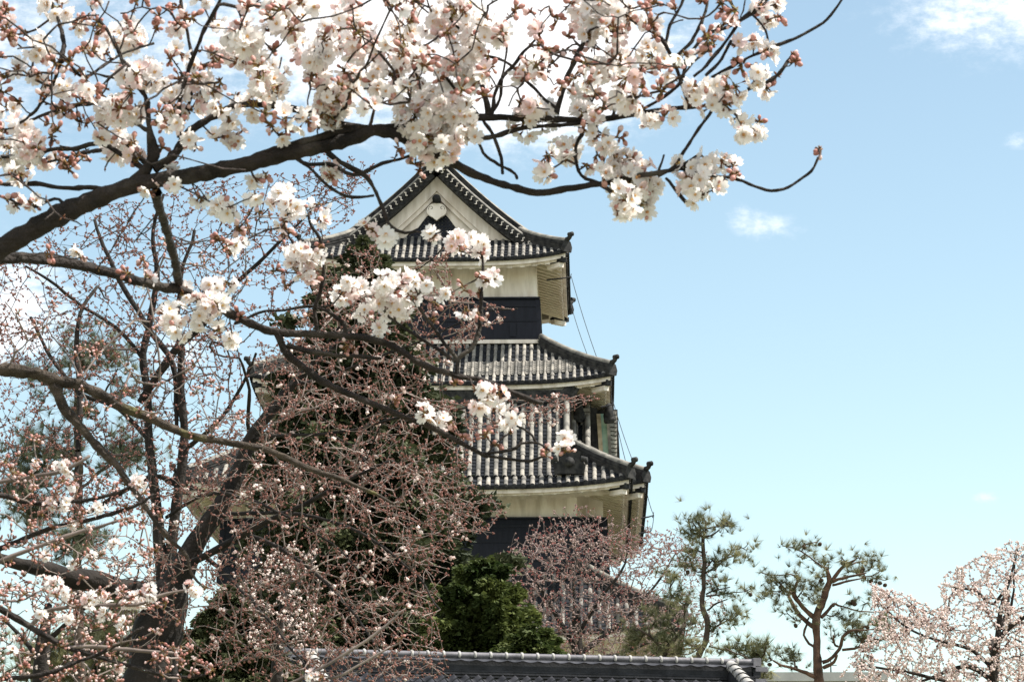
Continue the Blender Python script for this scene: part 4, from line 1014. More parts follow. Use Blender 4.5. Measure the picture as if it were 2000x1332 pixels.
# lower-middle limb of the same tree
Y1b = 7.2
p2 = lambda pts, Y=Y1b, **k: limb_px(sk, pts, Y, step=.014, wob=.0014, **k)
limb_px(sk, [(-330, 720, 46.5), (-260, 620, 25.5), (-150, 540, 16.5), (-60, 512, 12.8), (0, 505, 11.2), (52, 503, 11.2), (122, 513, 10.5), (192, 527, 9.8), (262, 545, 9.8), (315, 560, 9.8), (350, 566, 9.0), (400, 588, 9.0), (448, 611, 9.0), (490, 632, 8.2), (542, 650, 7.5), (595, 652, 6.8), (665, 656, 7.2), (733, 664, 7.2), (775, 681, 6.3), (827, 713, 6.3), (880, 730, 5.4), (932, 741, 5.4), (1002, 765, 5.4), (1040, 783, 5.0), (1060, 787, 3.6)], ([-330, 0, 350], [6.1, 6.8, 7.2]), 0, step=.014, wob=.0014)
p2([(305, 375, 10), (312, 410, 9), (325, 448, 8), (334, 480, 8), (342, 515, 8), (350, 550, 9)], Y=6.0, dY=1.2)
p2([(892, 730, 5), (894, 702, 5), (922, 678, 4.5), (936, 643, 4.2), (939, 597, 4), (941, 555, 3.6), (943, 520, 3), (940, 495, 2.5)])
p2([(893, 702, 4), (866, 667, 3.5), (845, 636, 3), (827, 615, 3), (815, 590, 2.5)]); p2([(890, 705, 3.5), (850, 680, 3.2), (827, 664, 3), (782, 636, 3), (760, 620, 2.4)])
p2([(540, 648, 8), (560, 690, 7.5), (595, 720, 7), (647, 755, 6.5), (705, 779, 6), (747, 797, 6), (796, 816, 5.5), (845, 835, 5), (880, 853, 5), (915, 872, 4), (936, 884, 4), (953, 893, 3)])
p2([(940, 886, 3), (985, 881, 3), (1016, 868, 3), (1020, 855, 2)]); p2([(950, 889, 3), (1002, 898, 3), (1048, 897, 2.6), (1062, 890, 2)]); p2([(1048, 866, 2.6), (1040, 850, 2.6), (1010, 832, 2.4)]); p2([(1016, 866, 2.6), (1048, 866, 2.6), (1075, 880, 2)], ok=True)
p2([(560, 674, 5), (612, 688, 5), (665, 694, 4.5), (700, 697, 4), (745, 700, 3)]); p2([(458, 632, 3), (507, 611, 3), (560, 605, 2.6), (595, 599, 2.5), (640, 598, 2)])
p2([(620, 650, 4), (616, 601, 4), (625, 570, 4), (630, 545, 3.6), (631, 500, 3.4), (625, 465, 3.4), (607, 440, 3), (602, 420, 2.5)], dY=-.1)
p2([(675, 655, 5), (673, 635, 4.5), (658, 622, 4), (640, 608, 3.6), (605, 598, 3)]); p2([(632, 285, 5), (642, 302, 5), (665, 318, 5), (690, 330, 5), (715, 345, 4.5), (735, 375, 4), (748, 410, 4), (762, 440, 3.6), (790, 455, 3.4), (812, 452, 3)], Y=6.0)
p2([(570, 300, 5), (590, 318, 4), (650, 322, 4), (690, 342, 4), (745, 320, 4), (780, 312, 3), (810, 300, 3)], Y=6.0); p2([(592, 320, 3), (610, 335, 3), (650, 370, 3), (700, 388, 3), (730, 382, 3)], Y=6.0)
# a long twig ending in rusty buds across the keep, and other fine crossing twigs
C1 += [(x, y, rng.uniform(15, 25), (O_ if rng.random() < .55 else M_)) for x, y in in_poly([(-20, -20), (1200, -20), (1200, 130), (900, 190), (700, 190), (520, 270), (300, 250), (-20, 340)], 4)]
C1 += [(x, y, rng.uniform(13, 18), B_) for x, y in in_poly([(-20, -20), (1450, -20), (1420, 60), (1200, 200), (900, 220), (520, 300), (-20, 420)], 26)]
C1 = [(x, y, r * (1.16 if r > 24 and k > .6 else .86), k) for x, y, r, k in C1]
def seek(C, sk, spread): return [(c[0], c[1], c[2], c[3], y) for c, y in zip(C, sk.depth([(c[0], c[1]) for c in C], spread))]
allc = seek(C1 + C2, sk, .12)
def centre(c): return at(c[0], c[1], c[4])
tips = np.array([centre(c) for c in allc])
# bare fine twigs filling the crown
ex = in_poly([(-60, -40), (1500, -40), (1440, 60), (1330, 190), (1100, 225), (850, 200), (600, 240), (350, 330), (-60, 350)], 300)
exl = in_poly([(-60, 330), (200, 360), (560, 310), (640, 480), (560, 640), (420, 580), (100, 500), (-60, 480)], 26)
ex = np.vstack([ex, exl]); exY = np.array([at(x, y, Y) for (x, y), Y in zip(ex, sk.depth(ex, .10) - np.abs(rng.normal(size=len(ex))) * .16)])
allt = np.vstack([tips, exY])
endd = unit(rng.normal(size=(len(allt), 3)) * .7 + [0.15, -.05, .35])
sk.pen[:] = 1.0
sk.grow(allt, .0016, step=.025, end=endd, endw=.35, jit=.09, turn=.55, start=.4, maxseg=14, ex=2.8)
lm = MB()
for i, (pts, rad, m_) in enumerate(sk.limbs):
    big = rad.max() > .02
    o = MB(); nz = 1 + (.07 if big else .10) * rng.normal(size=len(rad)); o.tube(pts, rad * nz, 14 if big else 8, 0, True, .055 if big else .07)
    o.build('trunk' if i == 0 else 'limb', [m_bark], tree1, base1)
build_twigs(sk, 5, .16, .0042, m_twig, tree1, base1)
def blossoms(allc, tree, base, k, nbig):
    order = sorted(range(len(allc)), key=lambda i: -allc[i][2] * (1 if allc[i][3] > .3 else .7))
    rest = MB()
    for q, i in enumerate(order):
        x, y, r, kd, Y = allc[i]
        mb = MB() if q < nbig else rest
        cluster(mb, at(x, y, Y), r * pxm(Y) * (1.0 if kd > .3 else .95), kd, k)
        if q < nbig: mb.build('blossom_cluster' if kd > .3 else 'bud_cluster', BM, tree, base)
    # small bud spurs scattered on the twigs
    return rest
rest = blossoms(allc, tree1, base1, 1.0, 100)
for i in range(len(exY)):
    u = rng.random()
    if u < .50: cluster(rest, exY[i], .016 + .012 * rng.random(), B_ if u < .36 else M_, .95)
for ch in sk.twigs[::2]:
    q = ch[int(rng.integers(1, len(ch)))]
    us = unit(rng.normal(size=(3, 3))); rest.inst(QV, QF, affine(frames(us, np.column_stack([np.full(3, .006), np.full(3, .006), np.full(3, .011)])), np.repeat(sk.P[q][None], 3, 0)), 4, True)
ro = rest.build('blossom', BM, tree1, base1); ro['kind'] = 'stuff'

# ------------------------------------------------------------------ second near cherry: mossy limb and budding twigs at lower left
Y2 = 9.2
base2 = at(-560, 1400, Y2); base2[2] = 0
tree2 = thing('cherry_tree', 'budding cherry tree at lower left with a long mossy limb and clusters of pink buds', 'tree', base2)
sk = Skel()
p3 = lambda pts, Y=Y2, **k: limb_px(sk, pts, Y, step=.018, wob=.002, **k)
p3([(-560, 2650, 132.0), (-560, 2000, 114.4), (-540, 1400, 96.8), (-480, 1000, 61.6), (-340, 800, 35.2), (-180, 730, 21.1), (-60, 716, 15.0), (0, 720, 13.2), (70, 730, 11.4), (105, 742, 11.4), (157, 753, 10.6), (192, 769, 9.7), (245, 797, 9.7), (297, 818, 8.8), (350, 842, 7.9), (420, 860, 7.0), (472, 870, 6.6), (525, 880, 6.2), (595, 911, 5.3), (665, 937, 4.4), (722, 960, 3.5), (770, 985, 2.6)])
p3([(107, 750, 11), (120, 790, 10), (157, 832, 9), (196, 877, 8), (224, 905, 7), (252, 943, 6), (280, 985, 5.5), (308, 1023, 5), (336, 1055, 4.5), (364, 1086, 4), (374, 1118, 3), (400, 1150, 2)])
p3([(-520, 1350, 60), (-300, 1180, 22), (-150, 1050, 9), (0, 967, 5), (52, 981, 4.5), (105, 983, 4.2), (157, 978, 4), (227, 964, 3.6), (275, 940, 3)], Y=8.6)
p3([(-330, 1120, 14), (-150, 990, 6), (0, 942, 4), (70, 930, 4), (140, 915, 3.5), (175, 890, 3)], Y=8.4)
p3([(-300, 1190, 16), (-120, 1130, 7), (0, 1072, 5), (105, 1030, 4.4), (192, 1010, 4), (273, 982, 3.4), (300, 965, 2.5)], Y=8.6); p3([(-150, 1150, 6), (0, 1097, 4.5), (52, 1076, 4), (140, 1045, 4), (210, 1023, 3), (260, 1010, 2.5)], Y=8.8)
p3([(-400, 1300, 40), (-180, 1190, 14), (-60, 1160, 8), (0, 1188, 7), (45, 1216, 6.5), (87, 1240, 6), (133, 1265, 5), (192, 1282, 4.6), (262, 1303, 4), (315, 1316, 3.6), (367, 1322, 3), (400, 1318, 2)], Y=8.2)
p3([(133, 1265, 4), (196, 1262, 4), (245, 1268, 3.6), (290, 1272, 3.2), (336, 1274, 2.6)], Y=8.2); p3([(-200, 1330, 16), (0, 1326, 5), (87, 1317, 4.5), (157, 1290, 4), (220, 1262, 3.5), (280, 1225, 3)], Y=8.0)
p3([(60, 1222, 4), (90, 1195, 4), (157, 1184, 4), (227, 1181, 3.6), (280, 1178, 3.2), (315, 1163, 3), (390, 1150, 2.2)], Y=8.3)
p3([(60, 1410, 8), (200, 1380, 5), (430, 1350, 3.6), (560, 1338, 3.2), (625, 1305, 3), (672, 1278, 2.8), (735, 1236, 2.4), (792, 1188, 1.4)], Y=8.0); p3([(560, 1338, 3), (655, 1322, 2.6), (705, 1296, 2.3), (762, 1262, 1.5)], Y=8.0)
cl3 = [(x, y, r * .9, k) for x, y, r, k in C3 + C4]
def more(poly, n, Y, r0, r1, pm): return [(x, y, rng.uniform(r0, r1), (M_ if rng.random() < pm else B_)) for x, y in in_poly(poly, n)]
cl3 += more([(-20, 880), (260, 930), (330, 1000), (300, 1100), (-20, 1120)], 105, 8.6, 7, 12, .08) + more([(-20, 1120), (300, 1120), (420, 1320), (300, 1345), (-20, 1345)], 115, 8.4, 7, 12, .10)
cl3 += more([(0, 620), (260, 660), (480, 800), (520, 900), (300, 840), (0, 720)], 24, 9.3, 6, 11, .0) + more([(150, 480), (560, 400), (560, 560), (330, 540)], 14, 9.3, 6, 10, .05)
cl3 = seek(cl3, sk, .25)
tips = np.array([centre(c) for c in cl3])
exl = in_poly([(0, 560), (300, 600), (560, 860), (420, 860), (150, 740), (0, 700)], 40)
allt = np.vstack([tips, [at(x, y, Y) for (x, y), Y in zip(exl, sk.depth(exl, .3))]])
sk.grow(allt, .0019, step=.045, end=unit(rng.normal(size=(len(allt), 3)) * .6 + [.3, 0, .45]), endw=.35, jit=.08, turn=.6, start=.45, maxseg=12, ex=3.0)
for i, (pts, rad, m_) in enumerate(sk.limbs):
    big = rad.max() > .02
    o = MB(); o.tube(pts, rad * (1 + .08 * rng.normal(size=len(rad))), 14 if big else 8, 0, True, .055 if big else .07)
    o.build('trunk' if i == 0 else 'limb', [m_bark_moss if i < 2 else m_twig_pale if rad[-1] < .006 and not big else m_bark], tree2, base2)
build_twigs(sk, 4, .14, .0045, m_twig_pale, tree2, base2)
rest = blossoms(cl3, tree2, base2, .68, 100)
ro = rest.build('blossom', BM, tree2, base2); ro['kind'] = 'stuff'
# ------------------------------------------------------------------ middle-distance budding cherries
def bits(mb, P, D, size, mat, per=3, spread=.6, mesh=(QV, QF), fat=1.0):
    # little tufts of buds: `per` buds at each point
    P = np.repeat(P, per, 0); D = unit(np.repeat(D, per, 0) + rng.normal(size=P.shape) * spread)
    S = size * (.65 + .7 * rng.random(len(P)))
    mb.inst(*mesh, affine(frames(D, np.column_stack([S * fat, S * fat, S])), P + rng.normal(size=P.shape) * size * .25), mat)
def along(sk, every, lo=.25):
    P, D = [], []
    for ch in sk.twigs:
        L = 0
        q = sk.P[ch]; d = np.diff(q, axis=0); ln = np.linalg.norm(d, axis=1); tot = ln.sum()
        if tot < every: P.append(q[-1]); D.append(d[-1]); continue
        s_ = np.arange(tot, tot * lo, -every * rng.uniform(.6, 1.4)); cum = np.r_[0, np.cumsum(ln)]
        for v in s_:
            i = min(len(ln) - 1, int(np.searchsorted(cum, v) - 1)); i = max(i, 0)
            P.append(q[i] + d[i] * (v - cum[i]) / (ln[i] + 1e-9)); D.append(d[i])
    return np.array(P), unit(np.array(D))
Y3 = 15.5
base3 = at(300, 1500, Y3); base3[2] = 0
tree3 = thing('cherry_tree', 'old cherry tree with black leaning trunk and a drooping mass of rusty red buds', 'tree', base3)
sk = Skel()
p4 = lambda pts, Y=Y3, **k: limb_px(sk, pts, Y, step=.06, wob=.006, **k)
p4([(285, 2500, 75), (285, 2000, 66), (290, 1500, 58), (295, 1330, 52), (305, 1250, 48), (322, 1190, 42), (345, 1130, 30), (385, 1055, 20), (430, 990, 17), (472, 905, 15), (490, 858, 13), (529, 806, 11), (571, 753, 8), (640, 690, 5), (690, 640, 3)])
p4([(312, 1200, 30), (280, 1160, 24), (230, 1148, 20), (192, 1135, 22), (140, 1128, 20), (87, 1111, 16), (40, 1102, 12), (-40, 1080, 10)], dY=-.6)
p4([(345, 1120, 8.8), (390, 1090, 7.2), (440, 1065, 7.2), (483, 1040, 6.6), (560, 1000, 5.0), (640, 960, 3.9), (760, 900, 2.2)], dY=-.8)
p4([(325, 1010, 3.9), (360, 985, 3.9), (395, 966, 3.9), (430, 962, 3.9), (480, 975, 3.3), (525, 992, 2.8), (600, 1030, 2.2), (680, 1090, 1.7), (740, 1160, 1.3)], dY=-1.0)
p4([(420, 1010, 4.4), (520, 1000, 3.9), (620, 1010, 3.3), (720, 1050, 2.8), (800, 1110, 2.2), (860, 1190, 1.7)], dY=-1.2)
p4([(490, 860, 3.3), (560, 850, 3.3), (640, 845, 2.8), (720, 830, 2.8), (800, 810, 2.2), (900, 800, 1.7), (1000, 780, 1.3), (1090, 778, 1.3)], dY=-1.0)
p4([(571, 753, 3.3), (650, 730, 2.8), (760, 690, 2.2), (860, 650, 1.7), (940, 610, 1.3), (1010, 603, 1.3)], dY=-.8)
p4([(600, 725, 2.8), (680, 620, 2.2), (760, 560, 1.7), (850, 500, 1.3), (880, 470, 1.3)], dY=-.5)
p4([(480, 1040, 5.0), (560, 1080, 3.9), (650, 1150, 3.3), (720, 1240, 2.2), (780, 1320, 1.7)], dY=-1.0); p4([(400, 1085, 4.4), (470, 1150, 3.3), (540, 1230, 2.8), (610, 1320, 1.7)], dY=-1.2)
p4([(640, 845, 1.9), (700, 880, 1.9), (715, 900, 2.2), (725, 870, 1.7), (760, 800, 1.3)], dY=-.4)
polys = [([(500, 700), (640, 610), (800, 520), (890, 470), (880, 560), (1000, 600), (960, 660), (880, 690), (890, 740), (700, 800), (540, 820)], 520), ([(470, 690), (560, 590), (640, 500), (740, 470), (760, 620), (640, 720), (520, 860)], 260),
         ([(540, 780), (760, 740), (900, 780), (1120, 765), (1190, 775), (1080, 830), (930, 850), (900, 960), (740, 980), (520, 960)], 560),
         ([(380, 950), (560, 900), (780, 900), (960, 960), (1000, 1000), (960, 1060), (900, 1060), (850, 1200), (880, 1330), (600, 1340), (430, 1260)], 1250),
         ([(420, 1140), (700, 1140), (800, 1332), (430, 1345)], 170), ([(380, 800), (520, 780), (560, 1000), (380, 1000)], 130), ([(250, 930), (430, 930), (430, 1320), (240, 1320)], 150), ([(60, 960), (380, 960), (420, 1200), (60, 1250)], 190)]
tips = np.vstack([in_poly(p, n) for p, n in polys])
T3 = np.array([at(x, y, Y3 + rng.uniform(-1.6, 1.2)) for x, y in tips])
droop = np.clip((tips[:, 1] - 700) / 400, -.6, 1.0)
endd = unit(np.column_stack([.75 + .3 * rng.normal(size=len(tips)), .3 * rng.normal(size=len(tips)), -.85 * droop + .35 * rng.normal(size=len(tips))]))
endd[-190:] = unit(rng.normal(size=(190, 3)) * .5 + [0, 0, .5])
sk.grow(T3, .0016, step=.13, end=endd, endw=.45, jit=.035, turn=.5, start=.5, maxseg=10, ex=3.2)
P, D = along(sk, .050, .1)
o = MB(); sk.mesh_limbs(o, 10, 0, .07); o.build('trunk', [m_trunk_dark], tree3, base3)
o = MB(); sk.mesh_twigs(o, 3, 0, .12, .009); bits(o, P, D, .0150, 1, 2, .9, fat=1.0)
w = rng.random(len(P)) < .03; bits(o, P[w], D[w], .022, 2, 3, 1.2, fat=1.3)
o.build('crown', [m_twig_pale, m_rustbud, m_pale], tree3, base3)

Y4 = 20.0
base4 = at(300, 1500, Y4); base4[2] = 0
tree4 = thing('cherry_tree', 'slender leafless cherry with two upright dark stems and fine twigs against the sky at left', 'tree', base4)
sk = Skel()
p5 = lambda pts, Y=Y4, **k: limb_px(sk, pts, Y, step=.08, wob=.008, **k)
p5([(320, 2370, 34), (320, 1800, 28), (325, 1300, 22), (322, 1150, 16), (308, 1020, 11), (298, 930, 9), (292, 850, 8.5), (289, 760, 8), (278, 690, 7.5), (290, 640, 7), (301, 590, 6), (308, 531, 5), (300, 450, 4), (320, 380, 3)])
p5([(324, 1150, 14), (335, 1050, 11), (348, 960, 10), (356, 900, 9.5), (360, 850, 9), (356, 780, 8), (354, 690, 7), (345, 620, 5), (352, 540, 4), (380, 450, 3)])
p5([(273, 785, 6), (300, 745, 8), (322, 716, 8), (357, 667, 8), (388, 643, 7), (430, 590, 5), (500, 520, 4), (560, 460, 3), (620, 400, 2)], dY=-.4)
p5([(345, 830, 4), (329, 695, 6), (297, 650, 6), (266, 604, 5.5), (231, 545, 5), (200, 480, 4), (185, 430, 3)], dY=.4)
p5([(292, 860, 5), (230, 800, 4.5), (160, 770, 4), (100, 700, 3.5), (60, 620, 3)], dY=.5); p5([(278, 700, 4), (230, 640, 3.6), (165, 600, 3.2), (110, 560, 3), (50, 520, 2)]); p5([(152, 880, 6), (156, 770, 5), (150, 690, 5), (165, 600, 4), (190, 560, 3)], dY=.5)
p5([(350, 950, 6), (300, 930, 5), (240, 960, 5), (160, 1000, 4), (152, 880, 5)], dY=.6)
p5([(356, 880, 5), (420, 830, 4), (470, 760, 3), (500, 690, 2.4)], dY=-.4); p5([(490, 880, 8), (487, 850, 5), (484, 800, 4), (486, 760, 3.5), (478, 725, 3), (468, 700, 2)], dY=-.6)
polys = [([(-20, 480), (200, 400), (420, 350), (640, 330), (740, 330), (690, 420), (640, 480), (560, 600), (470, 680), (-20, 680)], 900),
         ([(-20, 640), (470, 640), (480, 900), (360, 1000), (-20, 1000)], 950), ([(600, 280), (730, 320), (700, 400), (620, 400)], 40)]
tips = np.vstack([in_poly(p, n) for p, n in polys])
T4 = np.array([at(x, y, Y4 + rng.uniform(-1.8, 1.8)) for x, y in tips])
sk.grow(T4, .0016, step=.16, ex=3.0, end=unit(rng.normal(size=(len(T4), 3)) * .55 + [.1, 0, .75]), endw=.45, jit=.035, turn=.55, start=.5, maxseg=10)
P, D = along(sk, .085, .15)
o = MB(); sk.mesh_limbs(o, 9, 0, .06); o.build('trunk', [m_trunk_dark], tree4, base4)
o = MB(); sk.mesh_twigs(o, 3, 0, .12, .014); bits(o, P, D, .018, 1, 3, .9, fat=1.0); o.build('crown', [m_twig, m_rustbud], tree4, base4)

# ------------------------------------------------------------------ pale blossoming cherry low behind the trunks
def bloom_tree(label, Y, trunk, limbs, polys, rtip, blen, per, size, mats, end, dY, step, name='cherry_tree', jit=.08, rmax=.02, mixpale=1.0, kinds=None, lo=.2, tmat=m_trunk_dark, fat=1.5):
    b = at(trunk[0][0], trunk[0][1], Y); b[2] = 0
    t_ = thing(name, label, 'tree', b); s = Skel()
    hz_ = 1900 + 1.6 / pxm(Y)
    limb_px(s, [(trunk[0][0], hz_, trunk[0][2] * 1.5)] + trunk, Y, step=step * .5, wob=step * .04)
    for l in limbs: limb_px(s, [(a_, b_, c_ * .7) for a_, b_, c_ in l], Y, rng.uniform(-.5, .5) * dY, step=step * .5, wob=step * .04)
    tp = np.vstack([in_poly(p, n) for p, n in polys])
    T = np.array([at(x, y, Y + rng.uniform(-1, 1) * dY) for x, y in tp])
    e = unit(rng.normal(size=(len(T), 3)) * .55 + end)
    s.grow(T, rtip, step=step, end=e, endw=.45, jit=jit, turn=.55, start=.5, maxseg=9, ex=3.2)
    P, D = along(s, blen, lo)
    o = MB(); s.mesh_limbs(o, 9, 0, .06); o.build('trunk', [tmat], t_, b)
    o = MB(); s.mesh_twigs(o, 3, 0, .1, rmax)
    w = rng.random(len(P)) < mixpale
    bits(o, P[w], D[w], size, 1, per, 1.5, fat=fat); bits(o, P[~w], D[~w], size, 2, per, .9, fat=1.0)
    o.build('crown', mats, t_, b); return t_, s
bloom_tree('small cherry tree in pale pink bloom low behind the black leaning trunk', 26, [(545, 1420, 14), (540, 1300, 11), (548, 1220, 8), (556, 1150, 6)],
           [[(545, 1260, 6), (500, 1180, 4), (470, 1120, 3)], [(550, 1200, 6), (590, 1130, 4), (620, 1080, 2)]],
           [([(455, 1080), (520, 1050), (610, 1060), (640, 1150), (610, 1280), (470, 1250)], 150)], .004, .09, 3, .025, [m_twig, m_pale, m_rustbud], [0, 0, .5], 1.0, .2, mixpale=.8)
bloom_tree('small cherry tree in pale bloom at the lower left corner behind budding twigs', 27, [(75, 1420, 20), (78, 1320, 17), (82, 1260, 13), (95, 1180, 7)],
           [[(80, 1290, 8), (30, 1230, 5), (-20, 1190, 3)], [(84, 1260, 8), (150, 1200, 5), (220, 1160, 3)], [(80, 1330, 7), (160, 1280, 5), (230, 1240, 3)]],
           [([(-30, 1120), (260, 1090), (270, 1332), (-30, 1340)], 170), ([(240, 1080), (400, 1080), (400, 1160), (250, 1180)], 50)], .004, .10, 3, .026, [m_twig, m_pale, m_rustbud], [0, 0, .5], 1.2, .2, mixpale=.6)
# rounded leafless tree with red shoots in front of the keep's foot
bloom_tree('rounded pale pink tree with upright dark red shoots before the foot of the keep', 82, [(1130, 1420, 16), (1130, 1330, 14), (1128, 1260, 11), (1125, 1190, 7)],
           [[(1128, 1270, 9), (1080, 1190, 6), (1040, 1120, 3), (1010, 1070, 2)], [(1128, 1240, 8), (1180, 1160, 5), (1220, 1100, 3), (1230, 1050, 2)], [(1130, 1280, 8), (1230, 1200, 5), (1290, 1130, 3), (1320, 1080, 2)],
            [(1126, 1200, 6), (1120, 1120, 4), (1130, 1060, 2)], [(1128, 1290, 7), (1030, 1240, 5), (970, 1190, 3)], [(1130, 1300, 7), (1250, 1260, 5), (1340, 1210, 3)]],
           [([(950, 1160), (990, 1085), (1060, 1045), (1110, 1050), (1150, 1020), (1200, 1050), (1260, 1045), (1300, 1075), (1350, 1060), (1400, 1110), (1420, 1200), (1380, 1280), (960, 1280)], 1700), ([(970, 1080), (1040, 1035), (1150, 1010), (1260, 1040), (1330, 1045), (1390, 1080), (1340, 1130), (1240, 1130), (980, 1150)], 620), ([(960, 1150), (1340, 1150), (1340, 1285), (950, 1285)], 700), ([(1000, 1045), (1060, 1003), (1130, 985), (1240, 1010), (1340, 1040), (1330, 1080), (1000, 1085)], 240)],
           .0062, .33, 3, .046, [m_twig_mauve, m_dusty, m_redbud], [.15, 0, 2.2], 2.6, .5, rmax=.035, mixpale=.6, jit=.05, tmat=m_trunk_dark)
# big cherry in bloom at right
bloom_tree('spreading cherry tree in pale pink bloom with dark limbs at the right edge', 60, [(1945, 1480, 11), (1945, 1380, 9), (1945, 1300, 7), (1950, 1240, 6), (1955, 1190, 4), (1975, 1120, 2.4), (1985, 1070, .8)],
           [[(1945, 1290, 9), (1935, 1262, 8), (1960, 1240, 6)], [(1940, 1340, 10), (1938, 1290, 9), (1955, 1240, 8), (1990, 1210, 6), (2060, 1180, 4)], [(1950, 1230, 7), (1965, 1200, 6), (1965, 1150, 5), (1940, 1180, 4), (1900, 1150, 4), (1870, 1148, 3), (1840, 1140, 2)],
            [(1970, 1210, 5), (1980, 1150, 3), (1982, 1100, 2), (1990, 1060, 1)], [(1945, 1330, 8), (1890, 1300, 6), (1850, 1310, 5), (1800, 1330, 4)], [(1945, 1310, 7), (1900, 1270, 5), (1830, 1250, 4), (1760, 1220, 3), (1720, 1180, 2)], [(1945, 1350, 8), (1850, 1330, 5), (1760, 1310, 4), (1690, 1300, 3)]],
           [([(1700, 1140), (1745, 1150), (1830, 1190), (1850, 1230), (1700, 1220)], 140), ([(1830, 1130), (1880, 1100), (1960, 1060), (2040, 1050), (2060, 1200), (1830, 1190)], 240), ([(1720, 1210), (1850, 1190), (2060, 1180), (2060, 1345), (1650, 1345), (1640, 1310)], 760)],
           .0048, .078, 4, .041, [m_twig, m_pale, m_rustbud], [-.1, 0, .7], 3.0, .4, rmax=.03, mixpale=.86, tmat=m_bark)

# ------------------------------------------------------------------ conifers
LV = np.array([[0, 0, 0], [.5, .12, .35], [0, .0, 1], [-.5, .12, .35]]); LF = np.array([[0, 1, 2, 3]])
def conifer(label, Y, xt, top, bot, prof, nb, mat, size, dens, name='conifer_tree', droopf=.35, trunk_r=.2, dirup=.1, extra=(), lmin=.62):
    # prof: list of (py, half width px) of the outline
    pt_ = at(xt, top, Y); b = pt_.copy(); b[2] = 0
    t_ = thing(name, label, 'tree', b); H = pt_[2]
    o = MB(); zs = np.linspace(0, H * .985, 20); xx = b[0] + .05 * np.sin(zs); o.tube(np.column_stack([xx, np.full(20, Y), zs]), trunk_r * (1 - zs / H * .93), 9, 0)
    o.build('trunk', [m_trunk_dark], t_, b)
    o = MB(); prof = np.array(prof, float); P, D, N_ = [], [], []
    zlo = at(xt, bot, Y)[2]
    for i in range(nb):
        f = (i + rng.random()) / nb; f = f ** .8 if True else f
        z = H - (H - zlo) * f; py = top + (bot - top) * f
        L = np.interp(py, prof[:, 0], prof[:, 1]) * pxm(Y) * rng.uniform(lmin, 1.14)
        a = i * 2.39996 + rng.normal() * .3
        u = np.linspace(0, 1, 9); dx, dy = math.cos(a), math.sin(a)
        Q = np.column_stack([b[0] + dx * L * u, Y + dy * L * u, z + L * (dirup * u - droopf * u ** 2)])
        o.tube(Q, np.linspace(.03, .006, 9), 4, 1)
        m_ = int(dens * L * (1 + .3 * rng.random())) + 8
        s_ = np.sqrt(rng.random(m_) * .96 + .04); sd = rng.normal(size=m_) * .16 * L * (1.15 - s_)
        base = np.column_stack([np.interp(s_, u, Q[:, k]) for k in range(3)]) + np.column_stack([-dy * sd, dx * sd, -np.abs(sd) * .25 + rng.normal(size=m_) * .05 * L])
        dr = unit(np.column_stack([np.full(m_, dx), np.full(m_, dy), np.full(m_, -.25)]) + np.column_stack([-dy * np.sign(sd), dx * np.sign(sd), 0 * sd]) * .7 + rng.normal(size=(m_, 3)) * .4)
        P.append(base); D.append(dr)
    for (px, py, r, n) in extra:
        c = at(px, py, Y - 1); q = rng.normal(size=(n, 3)) * r * pxm(Y) * [1, .6, .42]; P.append(c + q); D.append(unit(rng.normal(size=(n, 3)) + [.8, 0, .2]))
    P, D = np.vstack(P), np.vstack(D); S = size * (.6 + .8 * rng.random(len(P)))
    o.inst(LV, LF, affine(frames(D, np.column_stack([S * .75, S * .6, S * 1.25])), P), 0)
    o.build('crown', [mat, m_trunk_dark], t_, b)
conifer('tall dark green conifer standing in front of the left half of the keep', 56, 712, 455, 1420, [(455, 6), (480, 40), (520, 80), (600, 120), (660, 155), (720, 175), (800, 190), (900, 205), (1000, 235), (1150, 255), (1300, 265), (1420, 270)], 480, m_conifer, .105, 200, trunk_r=.28,
        lmin=.38, extra=[(930, 985, 18, 500), (900, 1005, 20, 500), (868, 1030, 20, 500), (870, 950, 24, 400), (560, 630, 14, 200), (990, 1098, 16, 300), (950, 1108, 18, 350)])
conifer('bushy mid green conifer rising behind the gate ridge', 52, 945, 1092, 1440, [(1092, 10), (1120, 40), (1155, 72), (1200, 100), (1260, 118), (1330, 125), (1440, 130)], 230, m_shrub, .085, 430, trunk_r=.15, droopf=.1, dirup=.4, lmin=.36)
conifer('dark evergreen bush low between the black leaning trunk and the gate roof', 30, 455, 1140, 1500, [(1140, 8), (1180, 50), (1250, 95), (1350, 120), (1500, 130)], 190, m_conifer, .06, 620, trunk_r=.08, droopf=.15, dirup=.2, lmin=.5)
conifer('low spreading green conifer just behind the gate, between bushy conifer and pink tree', 50.5, 1040, 1215, 1440, [(1215, 8), (1250, 40), (1290, 75), (1440, 90)], 100, m_shrub, .08, 430, trunk_r=.1, droopf=.1, dirup=.3)

